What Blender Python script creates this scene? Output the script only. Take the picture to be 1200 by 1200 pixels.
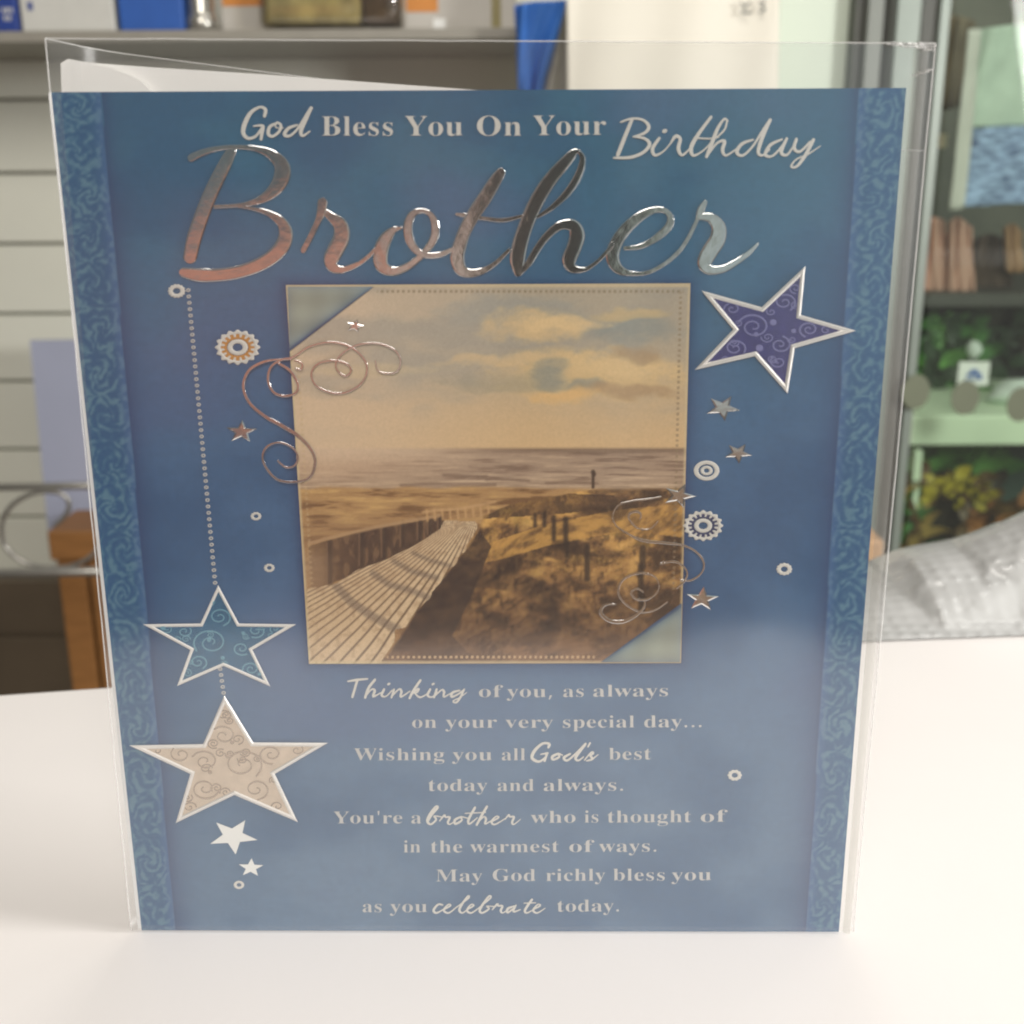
import bpy, bmesh, math, random
import numpy as np
from mathutils import Vector, Matrix

for _o in list(bpy.data.objects):
    bpy.data.objects.remove(_o)
random.seed(7)
scene = bpy.context.scene
COL = scene.collection

# ------------------------------------------------------------------ camera
LEAN = math.radians(1.0)                      # the card leans back a little
F = 1350.0                                    # focal length in pixels of a 1200 px picture
_cl, _sl = math.cos(LEAN), math.sin(LEAN)


def lean(x, dn, aw):
    """card frame (right, down, away) -> world"""
    return Vector((x, aw * _cl - dn * _sl, -dn * _cl - aw * _sl))


CAM = lean(0.01031857, -0.18909996, -0.26417738)
RIGHT = lean(0.99992113, 0.00584932, 0.01111422)
DOWN = lean(-0.00264366, 0.96312516, -0.26904078)
FWD = lean(-0.01227809, 0.26899018, 0.96306466)
cam_data = bpy.data.cameras.new('camera')
cam_data.sensor_width = 36
cam_data.lens = F / 1200 * 36
cam_data.clip_start = 0.01
cam_data.clip_end = 60
cam_data.dof.use_dof = True
cam_data.dof.focus_distance = 0.30
cam_data.dof.aperture_fstop = 17
cam = bpy.data.objects.new('camera', cam_data)
COL.objects.link(cam)
cam.matrix_world = Matrix(((RIGHT.x, -DOWN.x, -FWD.x, CAM.x), (RIGHT.y, -DOWN.y, -FWD.y, CAM.y),
                           (RIGHT.z, -DOWN.z, -FWD.z, CAM.z), (0, 0, 0, 1)))
scene.camera = cam

# ------------------------------------------------------------------ light
scene.view_settings.view_transform = 'Standard'
scene.view_settings.look = 'None'
scene.view_settings.exposure = 0.0
scene.view_settings.gamma = 1.0
scene.view_settings.use_curve_mapping = False
scene.render.engine = 'CYCLES'
scene.cycles.filter_width = 2.0
scene.cycles.max_bounces = 10
scene.cycles.transparent_max_bounces = 16
scene.cycles.caustics_reflective = False
scene.cycles.caustics_refractive = False


def s2l(c):
    return tuple(((v / 255) / 12.92 if v / 255 <= 0.04045 else ((v / 255 + 0.055) / 1.055) ** 2.4) for v in c)


def make_world():
    """the shop round the counter: a soft procedural surround, warm and dark patches behind the camera shaped for the reflections, light from the right"""
    w = bpy.data.worlds.new('World')
    scene.world = w
    w.use_nodes = True
    nt = w.node_tree
    nt.nodes.clear()
    N, L = nt.nodes.new, nt.links.new
    out = N('ShaderNodeOutputWorld')
    bg = N('ShaderNodeBackground')
    tc = N('ShaderNodeTexCoord')
    noi = N('ShaderNodeTexNoise')
    noi.inputs['Scale'].default_value = 5.0
    noi.inputs['Detail'].default_value = 3.0
    sep = N('ShaderNodeSeparateXYZ')
    L(tc.outputs['Generated'], noi.inputs['Vector'])
    L(tc.outputs['Generated'], sep.inputs[0])

    def m(op, a, b=None, clamp=False):
        n = N('ShaderNodeMath')
        n.operation = op
        n.use_clamp = clamp
        for i, v in enumerate((a, b)):
            if v is None:
                continue
            if isinstance(v, (int, float)):
                n.inputs[i].default_value = v
            else:
                L(v, n.inputs[i])
        return n.outputs[0]

    def ramp(fac, stops, gain=1.0):
        r = N('ShaderNodeValToRGB')
        L(fac, r.inputs[0])
        el = r.color_ramp.elements
        while len(el) < len(stops):
            el.new(0.5)
        for e, (p, c) in zip(el, stops):
            e.position = p
            e.color = (*[k * gain for k in c], 1)
        return r.outputs[0]

    def mix(f, a, b):
        n = N('ShaderNodeMix')
        n.data_type = 'RGBA'
        if isinstance(f, (int, float)):
            n.inputs[0].default_value = f
        else:
            L(f, n.inputs[0])
        for i, v in ((6, a), (7, b)):
            if isinstance(v, tuple):
                n.inputs[i].default_value = (*v, 1)
            else:
                L(v, n.inputs[i])
        return n.outputs[2]

    X, Y, Z = sep.outputs
    nz = m('SUBTRACT', noi.outputs['Fac'], 0.5)
    ny = m('MAXIMUM', m('MULTIPLY', Y, -1.0), 0.02)
    u = m('ADD', m('DIVIDE', X, ny), m('MULTIPLY', nz, 0.05))
    v = m('ADD', m('DIVIDE', Z, ny), m('MULTIPLY', nz, 0.10))
    # colour patches shaped for what the foil and film reflect, left to right
    uu = m('ADD', m('MULTIPLY', u, 1.0), 0.5, True)
    low = ramp(uu, [(0.0, (.30, .28, .26)), (.20, (.50, .20, .13)), (.36, (.46, .21, .145)), (.42, (.50, .42, .36)),
                    (.455, (.36, .28, .22)), (.478, (.012, .010, .008)), (.572, (.010, .010, .009)), (.60, (.17, .19, .16)),
                    (.66, (.36, .42, .41)), (.80, (.42, .46, .46)), (1.0, (.5, .5, .5))], 2.8)
    high = ramp(uu, [(0.0, (.12, .135, .135)), (.20, (.13, .15, .15)), (.25, (.10, .12, .12)), (.34, (.04, .045, .045)), (.36, (.10, .10, .10)), (.43, (.30, .20, .165)),
                     (.478, (.014, .014, .012)), (.568, (.012, .014, .012)), (.60, (.18, .21, .18)), (.68, (.34, .40, .39)),
                     (.85, (.40, .44, .44)), (1.0, (.45, .46, .46))], 2.8)
    lowest = ramp(uu, [(0.0, (.14, .10, .085)), (.3, (.19, .115, .09)), (.48, (.08, .065, .05)), (.6, (.24, .145, .085)), (.72, (.26, .17, .11)), (1.0, (.2, .19, .18))], 2.8)
    fv = m('ADD', m('MULTIPLY', m('ADD', v, 0.018), 13.0), 0.5, True)
    fl = m('ADD', m('MULTIPLY', m('ADD', v, .17), 9.0), 0.5, True)
    front = mix(fl, lowest, mix(fv, low, high))
    # everything else: pale walls and ceiling, brighter to the right
    side = ramp(m('ADD', m('MULTIPLY', X, 0.5), 0.5, True), [(0, (.36, .34, .32)), (.5, (.55, .54, .50)), (1, (1.0, .98, .93))])
    elev = ramp(m('ADD', m('MULTIPLY', Z, 0.5), 0.5, True), [(0, (.12, .10, .09)), (.42, (.35, .33, .31)), (.6, (.75, .73, .70)), (1, (1.15, 1.12, 1.05))])
    n2 = N('ShaderNodeMix')
    n2.data_type = 'RGBA'
    n2.blend_type = 'MULTIPLY'
    n2.inputs[0].default_value = 1.0
    L(side, n2.inputs[6])
    L(elev, n2.inputs[7])
    infront = m('MULTIPLY', m('SUBTRACT', m('MULTIPLY', Y, -1.0), 0.84), 12.0, True)
    total = mix(infront, n2.outputs[2], front)
    L(total, bg.inputs['Color'])
    bg.inputs['Strength'].default_value = WORLD_STRENGTH
    L(bg.outputs[0], out.inputs['Surface'])


WORLD_STRENGTH = 0.39
make_world()


def area_lamp(name, loc, target, size, power, color, size_y=None):
    d = bpy.data.lights.new(name, 'AREA')
    d.energy = power
    d.color = color
    d.size = size
    if size_y:
        d.shape = 'RECTANGLE'
        d.size_y = size_y
    o = bpy.data.objects.new(name, d)
    COL.objects.link(o)
    o.location = loc
    o.rotation_euler = (Vector(target) - Vector(loc)).to_track_quat('-Z', 'Y').to_euler()
    return o


area_lamp('unseen_overhead_lamp', (0.1, -2.0, 1.9), (0, 0.4, 0), 1.5, 63, (1, .94, .87))  # unseen front fill, set back to brighten wall, card and counter
area_lamp('unseen_overhead_lamp', (0.12, 0.75, 1.9), (0, 0.1, 0), 0.35, 4, (1, .95, .89))
area_lamp('unseen_overhead_lamp', (1.0, 0.9, 1.7), (0.9, 1.6, 0.1), 0.5, 3, (1, .98, .93))  # added fill to brighten the display on the right
area_lamp('window_light', (1.25, -0.16, 0.42), (0, 0.1, 0.05), 0.32, 21, (1, .98, .95))

# ------------------------------------------------------------------ picture geometry helpers
def ray(px, py):
    return FWD + RIGHT * ((px - 600) / F) + DOWN * ((py - 600) / F)


def at(px, py, Y):
    d = ray(px, py)
    return CAM + d * ((Y - CAM.y) / d.y)


def on_counter(px, py, z=0.0):
    d = ray(px, py)
    return CAM + d * ((z - CAM.z) / d.z)


NRM = lean(0, 0, -1)


def card(px, py, h=0.0):
    """photo pixel -> point of the card's printed face, h metres in front of it"""
    d = ray(px, py)
    return CAM + d * ((h - NRM.dot(CAM)) / NRM.dot(d))


# ------------------------------------------------------------------ object helpers
def tag(o, label=None, cat=None, group=None, kind=None):
    for k, v in (('label', label), ('category', cat), ('group', group), ('kind', kind)):
        if v:
            o[k] = v
    return o


def empty(name, loc, label, cat, group=None):
    o = bpy.data.objects.new(name, None)
    o.empty_display_size = 0.02
    COL.objects.link(o)
    o.location = loc
    return tag(o, label, cat, group)


def world_loc(o):
    l = Vector(o.location)
    return l + world_loc(o.parent) if o.parent else l


class MB:
    def __init__(self):
        self.v, self.f = [], []

    def add(self, vs, fs):
        n = len(self.v)
        self.v += [Vector(p) for p in vs]
        self.f += [tuple(i + n for i in f) for f in fs]
        return self

    def box(self, a, b):
        (x0, y0, z0), (x1, y1, z1) = a, b
        return self.add([(x0, y0, z0), (x1, y0, z0), (x1, y1, z0), (x0, y1, z0), (x0, y0, z1), (x1, y0, z1), (x1, y1, z1), (x0, y1, z1)],
                        [(3, 2, 1, 0), (4, 5, 6, 7), (0, 1, 5, 4), (1, 2, 6, 5), (2, 3, 7, 6), (3, 0, 4, 7)])

    def prism(self, pts, vec):
        """closed outline (front side) thickened along vec"""
        n = len(pts)
        vec = Vector(vec)
        b = [Vector(p) + vec for p in pts]
        fs = [tuple(range(n)), tuple(range(2 * n - 1, n - 1, -1))]
        fs += [(i, i + n, (i + 1) % n + n, (i + 1) % n) for i in range(n)]
        return self.add(list(pts) + b, fs)

    def tube(self, path, r, k=8, closed=False):
        path = [Vector(p) for p in path]
        n = len(path)
        rings = []
        up = None
        for i, p in enumerate(path):
            a = path[(i - 1) % n] if (closed or i) else p
            b = path[(i + 1) % n] if (closed or i < n - 1) else p
            t = (b - a).normalized()
            if up is None:
                up = t.orthogonal().normalized()
            up = (up - t * up.dot(t)).normalized()
            s = t.cross(up)
            rr = r[i] if isinstance(r, (list, tuple)) else r
            rings.append([p + (up * math.cos(2 * math.pi * j / k) + s * math.sin(2 * math.pi * j / k)) * rr for j in range(k)])
        vs = [q for g in rings for q in g]
        fs = []
        for i in range(n if closed else n - 1):
            i2 = (i + 1) % n
            fs += [(i * k + j, i * k + (j + 1) % k, i2 * k + (j + 1) % k, i2 * k + j) for j in range(k)]
        if not closed:
            fs += [tuple(range(k - 1, -1, -1)), tuple((n - 1) * k + j for j in range(k))]
        return self.add(vs, fs)

    def grid(self, fn, n, m):
        vs = [fn(i / n, j / m) for j in range(m + 1) for i in range(n + 1)]
        w = n + 1
        return self.add(vs, [(j * w + i, j * w + i + 1, (j + 1) * w + i + 1, (j + 1) * w + i) for j in range(m) for i in range(n)])

    def build(self, name, material, parent=None, smooth=False, loc=None):
        if parent is not None:
            o0 = world_loc(parent)
        elif loc is not None:
            o0 = Vector(loc)
        else:
            o0 = Vector((sum(p.x for p in self.v) / len(self.v), sum(p.y for p in self.v) / len(self.v), min(p.z for p in self.v)))
        me = bpy.data.meshes.new(name)
        me.from_pydata([p - o0 for p in self.v], [], self.f)
        me.materials.append(material)
        if smooth:
            me.polygons.foreach_set('use_smooth', [True] * len(me.polygons))
        me.update()
        o = bpy.data.objects.new(name, me)
        COL.objects.link(o)
        if parent is not None:
            o.parent = parent
        else:
            o.location = o0
        return o


def bevel(o, w, seg=2):
    m = o.modifiers.new('bevel', 'BEVEL')
    m.width = w
    m.segments = seg
    m.limit_method = 'ANGLE'
    return o


def catmull(pts, n=7):
    out = []
    P = [pts[0]] + list(pts) + [pts[-1]]
    for i in range(1, len(P) - 2):
        p0, p1, p2, p3 = P[i - 1], P[i], P[i + 1], P[i + 2]
        for k in range(n):
            t = k / n
            out.append(tuple(0.5 * (2 * b + (c - a) * t + (2 * a - 5 * b + 4 * c - d) * t * t + (3 * b - a - 3 * c + d) * t ** 3)
                             for a, b, c, d in zip(p0, p1, p2, p3)))
    out.append(tuple(pts[-1]))
    return out


PROFILE = ((-1, 0), (-.93, .6), (-.82, .92), (-.7, 1), (.7, 1), (.82, .92), (.93, .6), (1, 0))


def stroke(mb, pts, h0, hgt, ramp=2e-5, n=7, wide=1.0, profile=PROFILE):
    """a pen stroke of varying width on the card: pts = (px, py, width px)"""
    S = catmull(pts, n)
    # round ends
    def ext(a, b):
        dx, dy = a[0] - b[0], a[1] - b[1]
        l = math.hypot(dx, dy) or 1
        r = a[2] / 2
        return [(a[0] + dx / l * r * math.sin(t), a[1] + dy / l * r * math.sin(t), a[2] * max(math.cos(t), .12)) for t in (1.45, 1.1, .75, .4)]
    S = ext(S[0], S[1]) + S + ext(S[-1], S[-2])[::-1]
    k = len(profile)
    vs = []
    for i, (x, y, w) in enumerate(S):
        a, b = S[max(i - 1, 0)], S[min(i + 1, len(S) - 1)]
        dx, dy = b[0] - a[0], b[1] - a[1]
        l = math.hypot(dx, dy) or 1
        nx, ny = -dy / l, dx / l
        hh = h0 + ramp * i / len(S)
        for (o, q) in profile:
            vs.append(card(x + nx * o * w * wide / 2, y + ny * o * w * wide / 2, hh + hgt * q))
    fs = [(i * k + j, i * k + j + 1, (i + 1) * k + j + 1, (i + 1) * k + j) for i in range(len(S) - 1) for j in range(k - 1)]
    mb.add(vs, fs)


def zs(ox, oy, sc, *strokes):
    """strokes written in the coordinates of an enlargement"""
    return [[(ox + x / sc, oy + y / sc, w / sc) for (x, y, w) in s] for s in strokes]


# ------------------------------------------------------------------ materials
def new_mat(name):
    m = bpy.data.materials.new(name)
    m.use_nodes = True
    nt = m.node_tree
    return m, nt, nt.nodes['Principled BSDF']


def mat(name, rgb, rough=0.5, metal=0.0, var=0.08, scale=40.0, bump=0.0, bscale=None, spec=None, stretch=None, rgb2=None):
    m, nt, b = new_mat(name)
    N, L = nt.nodes.new, nt.links.new
    b.inputs['Roughness'].default_value = rough
    b.inputs['Metallic'].default_value = metal
    if spec is not None:
        b.inputs['Specular IOR Level'].default_value = spec
    tc = N('ShaderNodeTexCoord')
    mp = N('ShaderNodeMapping')
    if stretch:
        mp.inputs['Scale'].default_value = stretch
    L(tc.outputs['Object'], mp.inputs[0])
    no = N('ShaderNodeTexNoise')
    no.inputs['Scale'].default_value = scale
    no.inputs['Detail'].default_value = 5
    L(mp.outputs[0], no.inputs['Vector'])
    r = N('ShaderNodeValToRGB')
    L(no.outputs['Fac'], r.inputs[0])
    e = r.color_ramp.elements
    e[0].position, e[1].position = .3, .7
    c2 = rgb2 if rgb2 else rgb
    e[0].color = (*[max(c * (1 - var), 0) for c in rgb], 1)
    e[1].color = (*[min(c * (1 + var), 1) for c in c2], 1)
    L(r.outputs[0], b.inputs['Base Color'])
    if bump:
        n2 = N('ShaderNodeTexNoise')
        n2.inputs['Scale'].default_value = bscale or scale
        n2.inputs['Detail'].default_value = 4
        L(mp.outputs[0], n2.inputs['Vector'])
        bp = N('ShaderNodeBump')
        bp.inputs['Strength'].default_value = bump
        bp.inputs['Distance'].default_value = 0.002
        L(n2.outputs['Fac'], bp.inputs['Height'])
        L(bp.outputs[0], b.inputs['Normal'])
    return m


def print_mat(name, rough=0.45, grain=0.05):
    """printed card stock: the print itself is the colour attribute, with paper grain"""
    m, nt, b = new_mat(name)
    N, L = nt.nodes.new, nt.links.new
    a = N('ShaderNodeAttribute')
    a.attribute_name = 'print'
    no = N('ShaderNodeTexNoise')
    no.inputs['Scale'].default_value = 900
    no.inputs['Detail'].default_value = 3
    tc = N('ShaderNodeTexCoord')
    L(tc.outputs['Object'], no.inputs['Vector'])
    mr = N('ShaderNodeMapRange')
    mr.inputs['To Min'].default_value = 1 - grain
    mr.inputs['To Max'].default_value = 1 + grain
    L(no.outputs['Fac'], mr.inputs[0])
    mx = N('ShaderNodeVectorMath')
    mx.operation = 'SCALE'
    L(a.outputs['Color'], mx.inputs[0])
    L(mr.outputs[0], mx.inputs['Scale'])
    L(mx.outputs[0], b.inputs['Base Color'])
    b.inputs['Roughness'].default_value = rough
    b.inputs['Specular IOR Level'].default_value = 0.3
    return m


def film_mat(name, haze=0.04, gloss=1.0, rough=0.06, tint=(1, 1, 1), bump=0.25, bscale=14):
    """thin clear wrapper: see-through, a grazing-angle shine and a little milkiness"""
    m = bpy.data.materials.new(name)
    m.use_nodes = True
    nt = m.node_tree
    nt.nodes.clear()
    N, L = nt.nodes.new, nt.links.new
    out = N('ShaderNodeOutputMaterial')
    tr = N('ShaderNodeBsdfTransparent')
    tr.inputs[0].default_value = (*tint, 1)
    gl = N('ShaderNodeBsdfGlossy')
    gl.inputs['Roughness'].default_value = rough
    df = N('ShaderNodeBsdfDiffuse')
    df.inputs[0].default_value = (.85, .85, .84, 1)
    fr = N('ShaderNodeLayerWeight')
    fr.inputs['Blend'].default_value = 0.5
    pw = N('ShaderNodeMath')
    pw.operation = 'POWER'
    pw.inputs[1].default_value = 5.0
    L(fr.outputs['Facing'], pw.inputs[0])
    mu = N('ShaderNodeMath')
    mu.operation = 'MULTIPLY_ADD'
    mu.use_clamp = True
    mu.inputs[1].default_value = min(gloss, 1.0) * .8
    mu.inputs[2].default_value = .083 * gloss
    L(pw.outputs[0], mu.inputs[0])
    tc = N('ShaderNodeTexCoord')
    no = N('ShaderNodeTexNoise')
    no.inputs['Scale'].default_value = bscale
    no.inputs['Detail'].default_value = 2
    L(tc.outputs['Object'], no.inputs['Vector'])
    bp = N('ShaderNodeBump')
    bp.inputs['Strength'].default_value = bump
    bp.inputs['Distance'].default_value = 0.002
    L(no.outputs['Fac'], bp.inputs['Height'])
    for n in (gl, fr):
        L(bp.outputs[0], n.inputs['Normal'])
    m1 = N('ShaderNodeMixShader')
    m1.inputs[0].default_value = haze
    L(tr.outputs[0], m1.inputs[1])
    L(df.outputs[0], m1.inputs[2])
    m2 = N('ShaderNodeMixShader')
    L(mu.outputs[0], m2.inputs[0])
    L(m1.outputs[0], m2.inputs[1])
    L(gl.outputs[0], m2.inputs[2])
    L(m2.outputs[0], out.inputs['Surface'])
    return m


M = {}
M['counter'] = mat('white laminate', (.81, .78, .765), .35, var=.012, scale=14, bump=.02, bscale=400)
M['cream'] = mat('cream ink', (.66, .65, .61), .5, var=.03)
M['cream_dim'] = mat('pale verse ink', (.53, .53, .52), .5, var=.03)
M['white_ink'] = mat('white ink', (.85, .86, .84), .45, var=.02)
M['foil'] = mat('silver foil', (.92, .92, .91), .09, 1.0, var=.02, scale=200, bump=.03, bscale=300)
M['foil_rough'] = mat('embossed foil', (.86, .84, .80), .22, 1.0, var=.04, scale=300, bump=.15, bscale=700)
M['white_stock'] = mat('white card stock', (.82, .83, .84), .55, var=.02)
M['envelope'] = mat('white envelope paper', (.80, .79, .77), .6, var=.025, scale=60, bump=.05)
M['film'] = film_mat('clear wrapper film', haze=.02, rough=.16, gloss=1.9)
M['film_back'] = film_mat('clear wrapper back film', haze=.05, rough=.2, gloss=.15)
M['film_seam'] = film_mat('wrapper edge highlight', haze=.32, gloss=.10, rough=.25)  # haze whitens the edge tubes in place of a highlight
M['film_side'] = film_mat('wrapper side film', haze=.05, gloss=.06, rough=.2)
M['film_strip'] = film_mat('wrapper folded edge', haze=.10, gloss=.10, rough=.2, tint=(.86, .86, .84))
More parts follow.
